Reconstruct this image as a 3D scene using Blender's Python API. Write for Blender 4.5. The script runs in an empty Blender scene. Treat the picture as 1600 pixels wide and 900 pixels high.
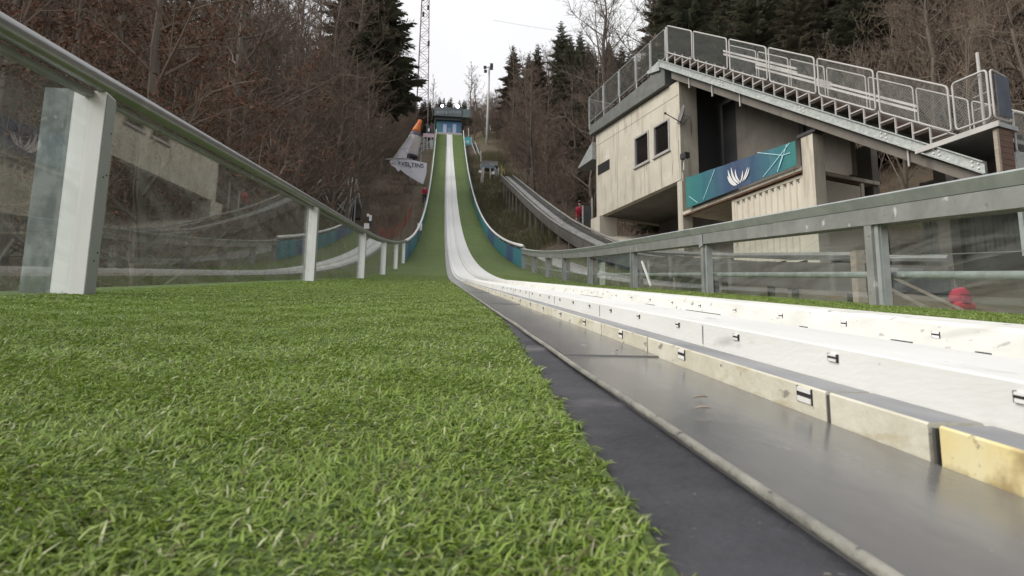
import bpy, math, random
import numpy as np
from mathutils import Vector, Matrix
R = math.radians
S = bpy.context.scene
COL = S.collection
rnd = random.Random(7)

# ------------------------------------------------------------------ camera
T = math.tan(R(10.5))
F = 1100.0
CAM = np.array([0, 0, .11/math.cos(R(10.5))])
yaw, pit, rol = R(5.9), R(9.5), R(.75)
fwd = np.array([math.sin(yaw)*math.cos(pit), math.cos(yaw)*math.cos(pit), math.sin(pit)])
r0 = np.array([math.cos(yaw), -math.sin(yaw), 0.0])
u0 = np.cross(r0, fwd)
rt = r0*math.cos(rol) + u0*math.sin(rol)
up = u0*math.cos(rol) - r0*math.sin(rol)
cd = bpy.data.cameras.new('camera')
cam = bpy.data.objects.new('camera', cd)
COL.objects.link(cam)
cam.matrix_world = Matrix(((rt[0], up[0], -fwd[0], CAM[0]), (rt[1], up[1], -fwd[1], CAM[1]),
                           (rt[2], up[2], -fwd[2], CAM[2]), (0, 0, 0, 1)))
cd.sensor_width = 36
cd.lens = 36*F/1600
cd.clip_start = .02
cd.dof.use_dof = True; cd.dof.focus_distance = 2.6; cd.dof.aperture_fstop = 22
cd.clip_end = 3000
S.camera = cam

def project(p):
    q = np.array(p)-CAM
    z = q @ fwd
    return 800+F*(q @ rt)/z, 450-F*(q @ up)/z, z

def at_y(px, py, Y):
    d = ((px-800)/F)*rt + ((450-py)/F)*up + fwd
    return CAM + d*((Y-CAM[1])/d[1])

# ------------------------------------------------------------------ inrun line and terrain
def prof(y):
    return T*y + .0026*max(0, y-11.3)**2

def gprof(y):
    if y < 104: return prof(y)
    if y < 210: return prof(104) + .30*(y-104)
    return prof(104) + .30*106 + .05*(y-210)

def sm(a, b, v):
    t = min(1, max(0, (v-a)/(b-a)))
    return t*t*(3-2*t)

def bump(x, y):
    return (math.sin(x*.9+y*.31)*math.sin(y*.7-x*.23)*.14 + math.sin(x*.37+2)*math.sin(y*.29+1)*.22)

def terrain(x, y):
    z = gprof(y) - .38
    if x > 3:
        z += sm(8, 30, y)*min(1.25, (x-3)*.42) + .42*max(0, x-14) - .17*max(0, x-70)
        z += bump(x, y)*sm(3.5, 9, x)
        z -= .9*sm(4.4, 7, x)*(1-sm(9, 16, y))
    elif x < -1.6:
        z += -.25*sm(-1.6, -3, -(-x)) - .55*sm(1.6, 4, -x)*(1-sm(16, 34, y)) + .33*max(0, -x-7) - .1*max(0, -x-70)
        z += bump(x, y)*sm(2, 7, -x)
    return z

# ------------------------------------------------------------------ object helpers
ROOTLOC = {}

class MB:
    def __init__(s):
        s.v = []; s.f = []; s.m = []
    def add(s, vs, fs, mi=0):
        o = len(s.v)
        s.v += [tuple(map(float, p)) for p in vs]
        s.f += [tuple(o+i for i in f) for f in fs]
        s.m += [mi]*len(fs)
        return s
    def box(s, lo, hi, f=None, mi=0):
        (a, b, c), (d, e, g) = lo, hi
        vs = [(a,b,c),(d,b,c),(d,e,c),(a,e,c),(a,b,g),(d,b,g),(d,e,g),(a,e,g)]
        if f: vs = [f(*p) for p in vs]
        return s.add(vs, [(0,3,2,1),(4,5,6,7),(0,1,5,4),(1,2,6,5),(2,3,7,6),(3,0,4,7)], mi)
    def hexa(s, vs, mi=0):
        return s.add(vs, [(0,3,2,1),(4,5,6,7),(0,1,5,4),(1,2,6,5),(2,3,7,6),(3,0,4,7)], mi)
    def bar(s, a, b, w, h=None, mi=0):
        h = h or w
        a = Vector(a); b = Vector(b); d = (b-a).normalized()
        side = d.cross(Vector((0,0,1)))
        if side.length < 1e-4: side = Vector((1,0,0))
        side.normalize(); u = side.cross(d)
        vs = []
        for p in (a, b):
            for i, j in ((-1,-1),(1,-1),(1,1),(-1,1)):
                vs.append(p + side*(i*w/2) + u*(j*h/2))
        return s.add(vs, [(0,1,2,3),(7,6,5,4),(0,4,5,1),(1,5,6,2),(2,6,7,3),(3,7,4,0)], mi)
    def tube(s, path, r, n=8, mi=0, caps=True):
        path = [Vector(p) for p in path]
        rs = r if isinstance(r, (list, tuple)) else [r]*len(path)
        vs = []; fs = []
        ref = None
        for i, p in enumerate(path):
            d = (path[min(i+1, len(path)-1)]-path[max(i-1, 0)])
            d = d.normalized() if d.length > 1e-9 else Vector((0,0,1))
            if ref is None:
                ref = Vector((1,0,0)) if abs(d.x) < .8 else Vector((0,1,0))
            a = (ref - d*ref.dot(d)).normalized(); ref = a
            b = d.cross(a)
            for k in range(n):
                t = 2*math.pi*k/n
                vs.append(p + a*(math.cos(t)*rs[i]) + b*(math.sin(t)*rs[i]))
        for i in range(len(path)-1):
            for k in range(n):
                k2 = (k+1) % n
                fs.append((i*n+k, i*n+k2, (i+1)*n+k2, (i+1)*n+k))
        if caps:
            fs.append(tuple(range(n-1, -1, -1)))
            fs.append(tuple((len(path)-1)*n+k for k in range(n)))
        return s.add(vs, fs, mi)
    def sweep(s, sec, ys, zf=prof, closed=True, mi=0):
        """cross-section [(x, dz)] swept along the inrun line"""
        n = len(sec); vs = []; fs = []
        for y in ys:
            z = zf(y)
            for q in sec:
                x, dz = q(y) if callable(q) else q
                vs.append((x, y, z+dz))
        for i in range(len(ys)-1):
            for k in range(n if closed else n-1):
                k2 = (k+1) % n
                fs.append((i*n+k, (i+1)*n+k, (i+1)*n+k2, i*n+k2))
        if closed:
            fs.append(tuple(range(n))); fs.append(tuple((len(ys)-1)*n+k for k in range(n-1, -1, -1)))
        return s.add(vs, fs, mi)
    def prism(s, poly, d, mi=0):
        """polygon of 3-D points pushed by vector d"""
        n = len(poly); d = Vector(d)
        vs = [Vector(p) for p in poly] + [Vector(p)+d for p in poly]
        fs = [tuple(range(n-1, -1, -1)), tuple(range(n, 2*n))]
        fs += [(k, (k+1) % n, n+(k+1) % n, n+k) for k in range(n)]
        return s.add(vs, fs, mi)
    def sphere(s, c, r, n=12, m=8, mi=0, sc=(1,1,1)):
        vs = [(c[0], c[1], c[2]+r*sc[2])]; fs = []
        for i in range(1, m):
            a = math.pi*i/m
            for k in range(n):
                t = 2*math.pi*k/n
                vs.append((c[0]+r*sc[0]*math.sin(a)*math.cos(t), c[1]+r*sc[1]*math.sin(a)*math.sin(t), c[2]+r*sc[2]*math.cos(a)))
        vs.append((c[0], c[1], c[2]-r*sc[2]))
        for k in range(n):
            fs.append((0, 1+k, 1+(k+1) % n))
            fs.append((len(vs)-1, 1+(m-2)*n+(k+1) % n, 1+(m-2)*n+k))
        for i in range(m-2):
            for k in range(n):
                fs.append((1+i*n+k, 1+(i+1)*n+k, 1+(i+1)*n+(k+1) % n, 1+i*n+(k+1) % n))
        return s.add(vs, fs, mi)
    def build(s, name, mats, parent=None, smooth=False, fix=True):
        me = bpy.data.meshes.new(name)
        off = np.array(ROOTLOC.get(parent.name, (0,0,0))) if parent else np.zeros(3)
        v = np.array(s.v, dtype=float).reshape(-1, 3) - off
        me.from_pydata(v.tolist(), [], s.f)
        if not isinstance(mats, (list, tuple)): mats = [mats]
        for m in mats: me.materials.append(m)
        if any(s.m): me.polygons.foreach_set('material_index', s.m)
        if smooth: me.polygons.foreach_set('use_smooth', [True]*len(s.f))
        if fix:
            import bmesh
            bm = bmesh.new(); bm.from_mesh(me)
            bmesh.ops.recalc_face_normals(bm, faces=bm.faces)
            bm.to_mesh(me); bm.free()
        me.update()
        o = bpy.data.objects.new(name, me)
        COL.objects.link(o)
        if parent:
            o.parent = parent
            ROOTLOC[o.name] = tuple(off)
        return o

def tag(o, label, cat, group=None):
    o['label'] = label; o['category'] = cat
    if group: o['group'] = group
    return o

def thing(name, loc, label, cat, group=None):
    o = bpy.data.objects.new(name, None)
    COL.objects.link(o)
    o.location = loc
    o.empty_display_size = .2
    ROOTLOC[o.name] = tuple(float(q) for q in loc)
    return tag(o, label, cat, group)

def structure(o):
    o['kind'] = 'structure'; return o

# ------------------------------------------------------------------ materials
def mat(name, col, rough=.7, metal=0, var=None, scale=4, detail=6, bump=0, bscale=30, stops=(.35,.65),
        spec=.5, stretch=(1,1,1), spots=None):
    """var: second colour mixed by noise; spots: (colour, scale, threshold, softness) extra patches"""
    m = bpy.data.materials.new(name); m.use_nodes = True
    nt = m.node_tree; N = nt.nodes; L = nt.links
    b = N['Principled BSDF']
    b.inputs['Roughness'].default_value = rough
    b.inputs['Metallic'].default_value = metal
    b.inputs['Specular IOR Level'].default_value = spec
    b.inputs['Base Color'].default_value = (*col, 1)
    tc = N.new('ShaderNodeTexCoord'); mp = N.new('ShaderNodeMapping')
    mp.inputs['Scale'].default_value = stretch
    geo = N.new('ShaderNodeNewGeometry')
    L.new(geo.outputs['Position'], mp.inputs['Vector'])
    out = None
    if var:
        n = N.new('ShaderNodeTexNoise'); n.inputs['Scale'].default_value = scale; n.inputs['Detail'].default_value = detail
        n.inputs['Roughness'].default_value = .62
        L.new(mp.outputs['Vector'], n.inputs['Vector'])
        r = N.new('ShaderNodeValToRGB')
        r.color_ramp.elements[0].position = stops[0]; r.color_ramp.elements[0].color = (*col, 1)
        r.color_ramp.elements[1].position = stops[1]; r.color_ramp.elements[1].color = (*var, 1)
        L.new(n.outputs['Fac'], r.inputs['Fac'])
        out = r.outputs['Color']
    if spots:
        for sc, ssc, th, so, sst in spots:
            n2 = N.new('ShaderNodeTexNoise'); n2.inputs['Scale'].default_value = ssc; n2.inputs['Detail'].default_value = 5
            mp2 = N.new('ShaderNodeMapping'); mp2.inputs['Scale'].default_value = sst
            mp2.inputs['Location'].default_value = (3.1*ssc % 7, 1.7, 5.3)
            L.new(geo.outputs['Position'], mp2.inputs['Vector'])
            L.new(mp2.outputs['Vector'], n2.inputs['Vector'])
            r2 = N.new('ShaderNodeValToRGB')
            r2.color_ramp.elements[0].position = th; r2.color_ramp.elements[0].color = (0,0,0,1)
            r2.color_ramp.elements[1].position = th+so; r2.color_ramp.elements[1].color = (1,1,1,1)
            L.new(n2.outputs['Fac'], r2.inputs['Fac'])
            mx = N.new('ShaderNodeMix'); mx.data_type = 'RGBA'
            L.new(r2.outputs['Color'], mx.inputs['Factor'])
            if out: L.new(out, mx.inputs[6])
            else: mx.inputs[6].default_value = (*col, 1)
            mx.inputs[7].default_value = (*sc, 1)
            out = mx.outputs[2]
    if out: L.new(out, b.inputs['Base Color'])
    if bump:
        n3 = N.new('ShaderNodeTexNoise'); n3.inputs['Scale'].default_value = bscale; n3.inputs['Detail'].default_value = 6
        L.new(mp.outputs['Vector'], n3.inputs['Vector'])
        bp = N.new('ShaderNodeBump'); bp.inputs['Strength'].default_value = bump; bp.inputs['Distance'].default_value = .02
        L.new(n3.outputs['Fac'], bp.inputs['Height']); L.new(bp.outputs['Normal'], b.inputs['Normal'])
    return m

M = {}
M['ceramic'] = mat('white_track_plastic', (.71,.715,.70), .55, var=(.65,.655,.635), scale=3, stretch=(4,1,4), spec=.12, bump=.06, bscale=60,
                   spots=[((.50,.50,.485), 12, .64, .10, (1.5,.7,3)), ((.36,.355,.34), 70, .72, .04, (1,.6,1))])
M['ceramic_worn'] = mat('worn_white_plastic', (.70,.70,.67), .6, var=(.58,.58,.55), scale=6, stretch=(3,1,3), spec=.12,
                        spots=[((.26,.255,.24), 11, .655, .03, (2.5,1.2,4)), ((.42,.41,.39), 26, .64, .05, (2,1,3)), ((.50,.495,.47), 4, .58, .1, (2,.5,4))])
M['cream'] = mat('cream_kerb_plastic', (.53,.50,.40), .6, var=(.64,.62,.53), scale=11, bump=.12, bscale=90, spec=.25,
                 spots=[((.42,.36,.23), 16, .58, .14, (1,.7,3)), ((.27,.25,.215), 38, .64, .08, (1,.8,2)), ((.17,.16,.14), 95, .70, .04, (1,1,1))])
M['gap'] = mat('painted_joint_shade', (.06,.055,.05), .9)  # near-black tone standing for shadow between kerb blocks
M['kerb_top'] = mat('wet_shaded_kerb_top', (.20,.205,.215), .6, var=(.36,.365,.375), scale=14, stretch=(1,.3,1), stops=(.3,.75), spec=.15)  # wet strip; its dark grey also carries painted shade
M['yellow'] = mat('yellow_painted_block', (.68,.56,.25), .6, spec=.2, var=(.72,.65,.42), scale=12, bump=.05, bscale=70,
                  spots=[((.40,.31,.16), 28, .55, .12, (1,1,1)), ((.24,.20,.14), 62, .62, .06, (1,1,1))])
M['sheet'] = mat('grey_wet_metal_sheet', (.13,.13,.13), .22, metal=.0, var=(.18,.177,.172), scale=5, stretch=(2,.8,1), spec=.7,
                 spots=[((.30,.285,.26), 34, .70, .06, (1,.5,1)), ((.09,.09,.09), 5, .60, .2, (2,.7,1)), ((.30,.285,.26), 190, .75, .03, (1,1,1))], bump=.015, bscale=40)
M['rubber'] = mat('black_rubber_mat', (.020,.020,.024), .6, var=(.050,.049,.056), scale=11, bump=.2, bscale=140, spec=.35, spots=[((.11,.105,.11), 7, .62, .12, (1,1,1)), ((.16,.15,.13), 160, .70, .03, (1,1,1))])
M['lip'] = mat('pale_rubber_edge', (.30,.29,.255), .6, var=(.17,.165,.15), scale=26, bump=.25, bscale=190, spec=.25, spots=[((.08,.075,.07), 60, .64, .06, (1,1,1))])
M['dark'] = mat('dark_recess', (.02,.02,.02), .7)
M['galv'] = mat('galvanised_steel', (.30,.325,.315), .5, metal=.3, var=(.40,.425,.41), scale=9, bump=.08, bscale=40, stops=(.42,.58),
                spots=[((.60,.61,.58), 7, .66, .04, (1,.6,1.4))])
M['galv_old'] = mat('weathered_galvanised_steel', (.215,.222,.212), .5, metal=.3, var=(.30,.308,.298), scale=5, bump=.06, bscale=40,
                    spots=[((.56,.56,.54), 9, .655, .05, (1,1,.8)), ((.14,.155,.14), 14, .64, .08, (1,1,1))])
M['galv_dull'] = mat('dull_zinc', (.27,.29,.29), .55, metal=.3, var=(.36,.38,.37), scale=6, bump=.04, bscale=60)
M['plate'] = mat('mottled_galvanised_plate', (.12,.135,.13), .55, metal=.2, var=(.25,.27,.26), scale=16, stops=(.4,.6), stretch=(1,1,.7), spots=[((.34,.36,.35), 22, .64, .08, (1,1,.8))])
M['strip'] = mat('grey_side_strip', (.25,.26,.25), .5, metal=.2, var=(.25,.265,.25), scale=5)  # even grey, darker than the post it covers
M['alu'] = mat('bright_aluminium', (.86,.84,.82), .42, metal=.1, var=(.76,.745,.725), scale=4, stretch=(3,3,.4), spots=[((.50,.51,.50), 9, .66, .12, (3,3,.5)), ((.35,.35,.34), 60, .72, .05, (1,1,.5))])
M['rail_steel'] = mat('brushed_steel_handrail', (.30,.30,.295), .36, metal=.9, var=(.23,.23,.225), scale=4)
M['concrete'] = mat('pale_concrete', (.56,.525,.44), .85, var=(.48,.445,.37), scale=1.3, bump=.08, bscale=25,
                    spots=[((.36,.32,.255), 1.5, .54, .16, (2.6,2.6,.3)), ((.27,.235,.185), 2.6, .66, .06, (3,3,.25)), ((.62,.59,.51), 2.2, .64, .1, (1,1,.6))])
M['concrete_dark'] = mat('dark_concrete', (.13,.12,.105), .85, var=(.175,.16,.14), scale=1.2, bump=.08, bscale=20,  # concrete in a much darker tone
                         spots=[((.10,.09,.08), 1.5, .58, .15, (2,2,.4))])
M['brown_wood'] = mat('brown_boards', (.085,.045,.03), .7, var=(.13,.075,.05), scale=6, stretch=(1,1,6), bump=.15, bscale=20)
M['pale_wood'] = mat('pale_timber', (.36,.31,.25), .75, var=(.26,.22,.175), scale=7, stretch=(1,1,3))
M['stained_wood'] = mat('grey_brown_treads', (.115,.09,.075), .75, var=(.17,.14,.115), scale=4)
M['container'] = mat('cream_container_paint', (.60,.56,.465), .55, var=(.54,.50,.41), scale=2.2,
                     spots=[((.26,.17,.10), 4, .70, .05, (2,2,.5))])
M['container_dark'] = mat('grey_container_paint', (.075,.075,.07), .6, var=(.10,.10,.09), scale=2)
M['rust'] = mat('rusty_steel', (.12,.055,.03), .8, var=(.20,.11,.07), scale=6)
M['glass_dark'] = mat('dark_window_glass', (.012,.011,.011), .06, spec=.7)
M['frame'] = mat('grey_window_frame', (.40,.38,.37), .5, var=(.34,.32,.31), scale=8)
M['black_metal'] = mat('black_metal', (.03,.03,.032), .5)
M['white_paint'] = mat('white_paint', (.78,.78,.77), .5, var=(.68,.68,.66), scale=5)
M['grey_cloth'] = mat('lavender_white_tarpaulin', (.56,.56,.63), .6, var=(.66,.66,.71), scale=.9, bump=.3, bscale=2)
M['orange'] = mat('orange_plastic', (.60,.12,.025), .5, var=(.64,.20,.04), scale=2)
M['bottle'] = mat('dark_blue_inflatable', (.055,.05,.095), .45, var=(.08,.07,.12), scale=1)
M['label'] = mat('cream_label', (.55,.52,.50), .55, var=(.43,.40,.40), scale=2.5)
M['navy'] = mat('navy_print', (.035,.05,.16), .6)
M['red'] = mat('red_jacket_cloth', (.36,.012,.04), .75, var=(.26,.010,.028), scale=6, bump=.3, bscale=9)
M['trousers'] = mat('dark_trouser_cloth', (.03,.03,.04), .85, var=(.05,.05,.06), scale=8)
M['skin'] = mat('skin', (.50,.32,.25), .6)
M['hair'] = mat('dark_hair', (.03,.02,.015), .7)
M['net'] = mat('orange_safety_net', (.24,.075,.045), .8, var=(.17,.055,.035), scale=4)
M['pole'] = mat('pale_steel_pole', (.46,.45,.43), .55, var=(.38,.37,.35), scale=2)
M['mast'] = mat('reddish_lattice_steel', (.16,.075,.085), .6, var=(.22,.15,.16), scale=.7)
M['bark'] = mat('brown_bark', (.085,.068,.054), .9, var=(.135,.11,.088), scale=3, stretch=(3,3,.6))
M['roof_green'] = mat('grey_green_sheeting', (.09,.14,.13), .5, var=(.13,.18,.17), scale=.8)
M['plank'] = mat('aluminium_plank', (.62,.60,.58), .45, metal=.2, var=(.50,.48,.46), scale=5)
M['scaffold'] = mat('grey_scaffold', (.18,.18,.17), .85, spec=.15, var=(.28,.28,.27), scale=1.5)
M['yellow_frame'] = mat('dull_yellow_steel', (.42,.38,.12), .6)
M['pink'] = mat('pinkish_sheeting', (.50,.34,.38), .6, var=(.42,.34,.38), scale=1)

def wire_mat():
    return mat('zinc_wire', (.30,.31,.30), .6, metal=.3)
M['wire'] = wire_mat()

def glass_mat(name, dirt=.05):
    m = bpy.data.materials.new(name); m.use_nodes = True
    nt = m.node_tree; N = nt.nodes; L = nt.links
    N.remove(N['Principled BSDF'])
    lw = N.new('ShaderNodeLayerWeight'); lw.inputs['Blend'].default_value = .5
    p = N.new('ShaderNodeMath'); p.operation = 'POWER'; p.inputs[1].default_value = 4.0
    L.new(lw.outputs['Facing'], p.inputs[0])
    ma = N.new('ShaderNodeMath'); ma.operation = 'MULTIPLY_ADD'; ma.inputs[1].default_value = .55; ma.inputs[2].default_value = .035
    L.new(p.outputs[0], ma.inputs[0])
    tr = N.new('ShaderNodeBsdfTransparent'); tr.inputs['Color'].default_value = (.94,.965,.955,1)
    gl = N.new('ShaderNodeBsdfGlossy'); gl.inputs['Roughness'].default_value = .015
    gl.inputs['Color'].default_value = (.95,.97,.96,1)
    mx = N.new('ShaderNodeMixShader')
    L.new(ma.outputs[0], mx.inputs[0]); L.new(tr.outputs[0], mx.inputs[1]); L.new(gl.outputs[0], mx.inputs[2])
    df = N.new('ShaderNodeBsdfDiffuse'); df.inputs['Color'].default_value = (.42,.43,.41,1)
    geo = N.new('ShaderNodeNewGeometry')
    mp = N.new('ShaderNodeMapping'); mp.inputs['Rotation'].default_value = (R(28),0,0); mp.inputs['Scale'].default_value = (1,.35,3)
    L.new(geo.outputs['Position'], mp.inputs['Vector'])
    n = N.new('ShaderNodeTexNoise'); n.inputs['Scale'].default_value = 3.2; n.inputs['Detail'].default_value = 7; n.inputs['Distortion'].default_value = 1.2
    L.new(mp.outputs['Vector'], n.inputs['Vector'])
    rp = N.new('ShaderNodeValToRGB')
    rp.color_ramp.elements[0].position = .38; rp.color_ramp.elements[0].color = (dirt*.25,)*3+(1,)
    rp.color_ramp.elements[1].position = .78; rp.color_ramp.elements[1].color = (dirt*2.9,)*3+(1,)
    L.new(n.outputs['Fac'], rp.inputs['Fac'])
    m2 = N.new('ShaderNodeMixShader')
    L.new(rp.outputs['Color'], m2.inputs[0]); L.new(mx.outputs[0], m2.inputs[1]); L.new(df.outputs[0], m2.inputs[2])
    L.new(m2.outputs[0], N['Material Output'].inputs['Surface'])
    return m
M['glass'] = glass_mat('scuffed_clear_panel')

def attr_mat(name, rough=.6, trans=.0, spec=.4):
    m = bpy.data.materials.new(name); m.use_nodes = True
    nt = m.node_tree; N = nt.nodes; L = nt.links
    b = N['Principled BSDF']; b.inputs['Roughness'].default_value = rough
    b.inputs['Specular IOR Level'].default_value = spec
    a = N.new('ShaderNodeAttribute'); a.attribute_name = 'Col'
    L.new(a.outputs['Color'], b.inputs['Base Color'])
    if trans:
        t = N.new('ShaderNodeBsdfTranslucent'); L.new(a.outputs['Color'], t.inputs['Color'])
        mx = N.new('ShaderNodeMixShader'); mx.inputs[0].default_value = trans
        L.new(b.outputs[0], mx.inputs[1]); L.new(t.outputs[0], mx.inputs[2])
        L.new(mx.outputs[0], N['Material Output'].inputs['Surface'])
    return m
M['blade'] = attr_mat('green_turf_fibre', .45, .3, .45)

def twig_mat(name, a, b, rough=.9):
    m = bpy.data.materials.new(name); m.use_nodes = True
    nt = m.node_tree; N = nt.nodes; L = nt.links
    p = N['Principled BSDF']; p.inputs['Roughness'].default_value = rough; p.inputs['Specular IOR Level'].default_value = .15
    oi = N.new('ShaderNodeObjectInfo')
    geo = N.new('ShaderNodeNewGeometry')
    n = N.new('ShaderNodeTexNoise'); n.inputs['Scale'].default_value = .8; n.inputs['Detail'].default_value = 4
    L.new(geo.outputs['Position'], n.inputs['Vector'])
    ad = N.new('ShaderNodeMath'); ad.operation = 'MULTIPLY_ADD'; ad.inputs[1].default_value = .8
    L.new(n.outputs['Fac'], ad.inputs[0])
    h = N.new('ShaderNodeMath'); h.operation = 'MULTIPLY_ADD'; h.inputs[1].default_value = .6; h.inputs[2].default_value = -.2
    L.new(oi.outputs['Random'], h.inputs[0]); L.new(h.outputs[0], ad.inputs[2])
    mx = N.new('ShaderNodeMix'); mx.data_type = 'RGBA'; mx.clamp_factor = True
    L.new(ad.outputs[0], mx.inputs['Factor'])
    mx.inputs[6].default_value = (*a, 1); mx.inputs[7].default_value = (*b, 1)
    L.new(mx.outputs[2], p.inputs['Base Color'])
    return m
M['twig'] = twig_mat('bare_brown_twigs', (.118,.092,.074), (.20,.152,.120))
M['twig_pale'] = twig_mat('pale_grey_brown_twigs', (.13,.105,.082), (.19,.155,.12))
M['needle'] = twig_mat('dark_spruce_needles', (.036,.042,.026), (.088,.088,.056))
M['needle_brown'] = twig_mat('brownish_spruce_needles', (.055,.050,.033), (.105,.082,.056))
M['rust_leaf'] = twig_mat('rusty_beech_leaves', (.115,.062,.042), (.19,.093,.058))

def turf_mat():
    m = mat('green_turf_mat', (.072,.112,.022), .85, var=(.105,.155,.033), scale=2.2, stretch=(1,.6,1), bump=.8, bscale=160,
            spots=[((.085,.125,.03), 60, .55, .12, (1,1,1)), ((.16,.22,.06), 90, .62, .08, (1,1,1)), ((.088,.125,.03), .5, .5, .2, (2,.4,1))])
    return m
M['turf'] = turf_mat()
M['ground'] = mat('leaf_litter_ground', (.070,.052,.034), .95, var=(.105,.080,.050), scale=.7, bump=.8, bscale=7,
                  spots=[((.065,.070,.026), .35, .55, .12, (1,1,1)), ((.135,.070,.038), .9, .64, .08, (1,1,1)), ((.045,.034,.024), 3.5, .58, .1, (1,1,1))])

def board_mat(name):
    """printed barrier cloth: teal and navy stretches with white streaks"""
    m = mat(name, (.026,.22,.26), .5, var=(.02,.155,.22), scale=.5,
            spots=[((.030,.075,.19), .16, .52, .06, (.1,1,.1)), ((.025,.25,.245), .3, .6, .1, (.1,1,1))])
    return m
M['board'] = board_mat('printed_barrier_cloth')

def banner_mat(f_origin, axis, length):
    m = bpy.data.materials.new('teal_to_navy_print'); m.use_nodes = True
    nt = m.node_tree; N = nt.nodes; L = nt.links
    b = N['Principled BSDF']; b.inputs['Roughness'].default_value = .6
    geo = N.new('ShaderNodeNewGeometry')
    sub = N.new('ShaderNodeVectorMath'); sub.operation = 'SUBTRACT'; sub.inputs[1].default_value = f_origin
    dt = N.new('ShaderNodeVectorMath'); dt.operation = 'DOT_PRODUCT'; dt.inputs[1].default_value = tuple(q/length for q in axis)
    L.new(geo.outputs['Position'], sub.inputs[0]); L.new(sub.outputs[0], dt.inputs[0])
    r = N.new('ShaderNodeValToRGB'); e = r.color_ramp
    e.elements[0].position = 0; e.elements[0].color = (.024,.175,.168,1)
    e.elements[1].position = 1; e.elements[1].color = (.024,.175,.165,1)
    for p, c in ((.18,(.022,.14,.165,1)),(.34,(.028,.085,.145,1)),(.5,(.034,.056,.125,1)),(.66,(.03,.078,.14,1)),(.82,(.024,.13,.165,1))):
        x = e.elements.new(p); x.color = c
    L.new(dt.outputs['Value'], r.inputs['Fac']); L.new(r.outputs['Color'], b.inputs['Base Color'])
    n = N.new('ShaderNodeTexNoise'); n.inputs['Scale'].default_value = 5
    bp = N.new('ShaderNodeBump'); bp.inputs['Strength'].default_value = .25; bp.inputs['Distance'].default_value = .05
    L.new(geo.outputs['Position'], n.inputs['Vector']); L.new(n.outputs['Fac'], bp.inputs['Height']); L.new(bp.outputs['Normal'], b.inputs['Normal'])
    return m

# ------------------------------------------------------------------ light
W = bpy.data.worlds.new('World'); S.world = W; W.use_nodes = True
nt = W.node_tree; bg = nt.nodes['Background']
SUN_AZ, SUN_EL = R(260), R(36)       # compass azimuth of the sun seen from the scene (0 = +Y, clockwise)
sky = nt.nodes.new('ShaderNodeTexSky'); sky.sky_type = 'NISHITA'; sky.sun_disc = False
sky.sun_elevation = SUN_EL; sky.sun_rotation = SUN_AZ
sky.dust_density = 4; sky.air_density = 1; sky.ozone_density = 1
hs = nt.nodes.new('ShaderNodeHueSaturation'); hs.inputs['Saturation'].default_value = .12
nt.links.new(sky.outputs[0], hs.inputs['Color'])
cl = nt.nodes.new('ShaderNodeMix'); cl.data_type = 'RGBA'; cl.inputs['Factor'].default_value = .9
nt.links.new(hs.outputs[0], cl.inputs[6])
wtc = nt.nodes.new('ShaderNodeTexCoord'); wn = nt.nodes.new('ShaderNodeTexNoise'); wn.inputs['Scale'].default_value = 2.6; wn.inputs['Detail'].default_value = 5
nt.links.new(wtc.outputs['Generated'], wn.inputs['Vector'])
wm = nt.nodes.new('ShaderNodeMix'); wm.data_type = 'RGBA'
wr = nt.nodes.new('ShaderNodeMapRange'); wr.inputs['From Min'].default_value = .35; wr.inputs['From Max'].default_value = .65
nt.links.new(wn.outputs['Fac'], wr.inputs['Value']); nt.links.new(wr.outputs[0], wm.inputs['Factor'])
wm.inputs[6].default_value = (6.5,6.45,6.85,1); wm.inputs[7].default_value = (7.5,7.55,7.5,1)   # thin overcast, a little uneven
nt.links.new(wm.outputs[2], cl.inputs[7])
nt.links.new(cl.outputs[2], bg.inputs['Color'])
bg.inputs['Strength'].default_value = .12
sd = bpy.data.lights.new('sun', 'SUN'); so = bpy.data.objects.new('sun', sd); COL.objects.link(so)
sd.energy = 2.5; sd.angle = R(38); sd.color = (1,.95,.87)
dsun = Vector((math.sin(SUN_AZ)*math.cos(SUN_EL), math.cos(SUN_AZ)*math.cos(SUN_EL), math.sin(SUN_EL)))
so.rotation_euler = dsun.to_track_quat('Z', 'Y').to_euler()
S.view_settings.view_transform = 'Standard'
S.view_settings.look = 'None'
S.view_settings.exposure = .31
S.view_settings.gamma = 1
S.render.engine = 'CYCLES'
S.cycles.max_bounces = 8; S.cycles.transparent_max_bounces = 24
S.cycles.diffuse_bounces = 3; S.cycles.glossy_bounces = 4
S.cycles.use_denoising = True
S.cycles.denoiser = 'OPENIMAGEDENOISE'
S.cycles.denoising_input_passes = 'RGB_ALBEDO_NORMAL'

# ------------------------------------------------------------------ terrain
def grid_terrain():
    xs = sorted(set([round(-160+8*i, 2) for i in range(41)] + [round(-24+.8*i, 2) for i in range(61)]))
    ys = sorted(set([round(-60+10*i, 2) for i in range(47)] + [round(-6+1.2*i, 2) for i in range(110)]))
    vs = [(x, y, terrain(x, y)) for y in ys for x in xs]
    n = len(xs)
    fs = [(j*n+i, j*n+i+1, (j+1)*n+i+1, (j+1)*n+i) for j in range(len(ys)-1) for i in range(n-1)]
    b = MB().add(vs, fs)
    return structure(b.build('hillside', M['ground'], smooth=True, fix=False))
grid_terrain()

YS = [-1.2,-.6,-.2,0,.2,.4,.6,.8,1,1.4,1.8,2.4,3,4,5,6,7,8,9,10,11,12,13] + [14+1.0*i for i in range(20)] + [34+2*i for i in range(35)] + [103]
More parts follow.
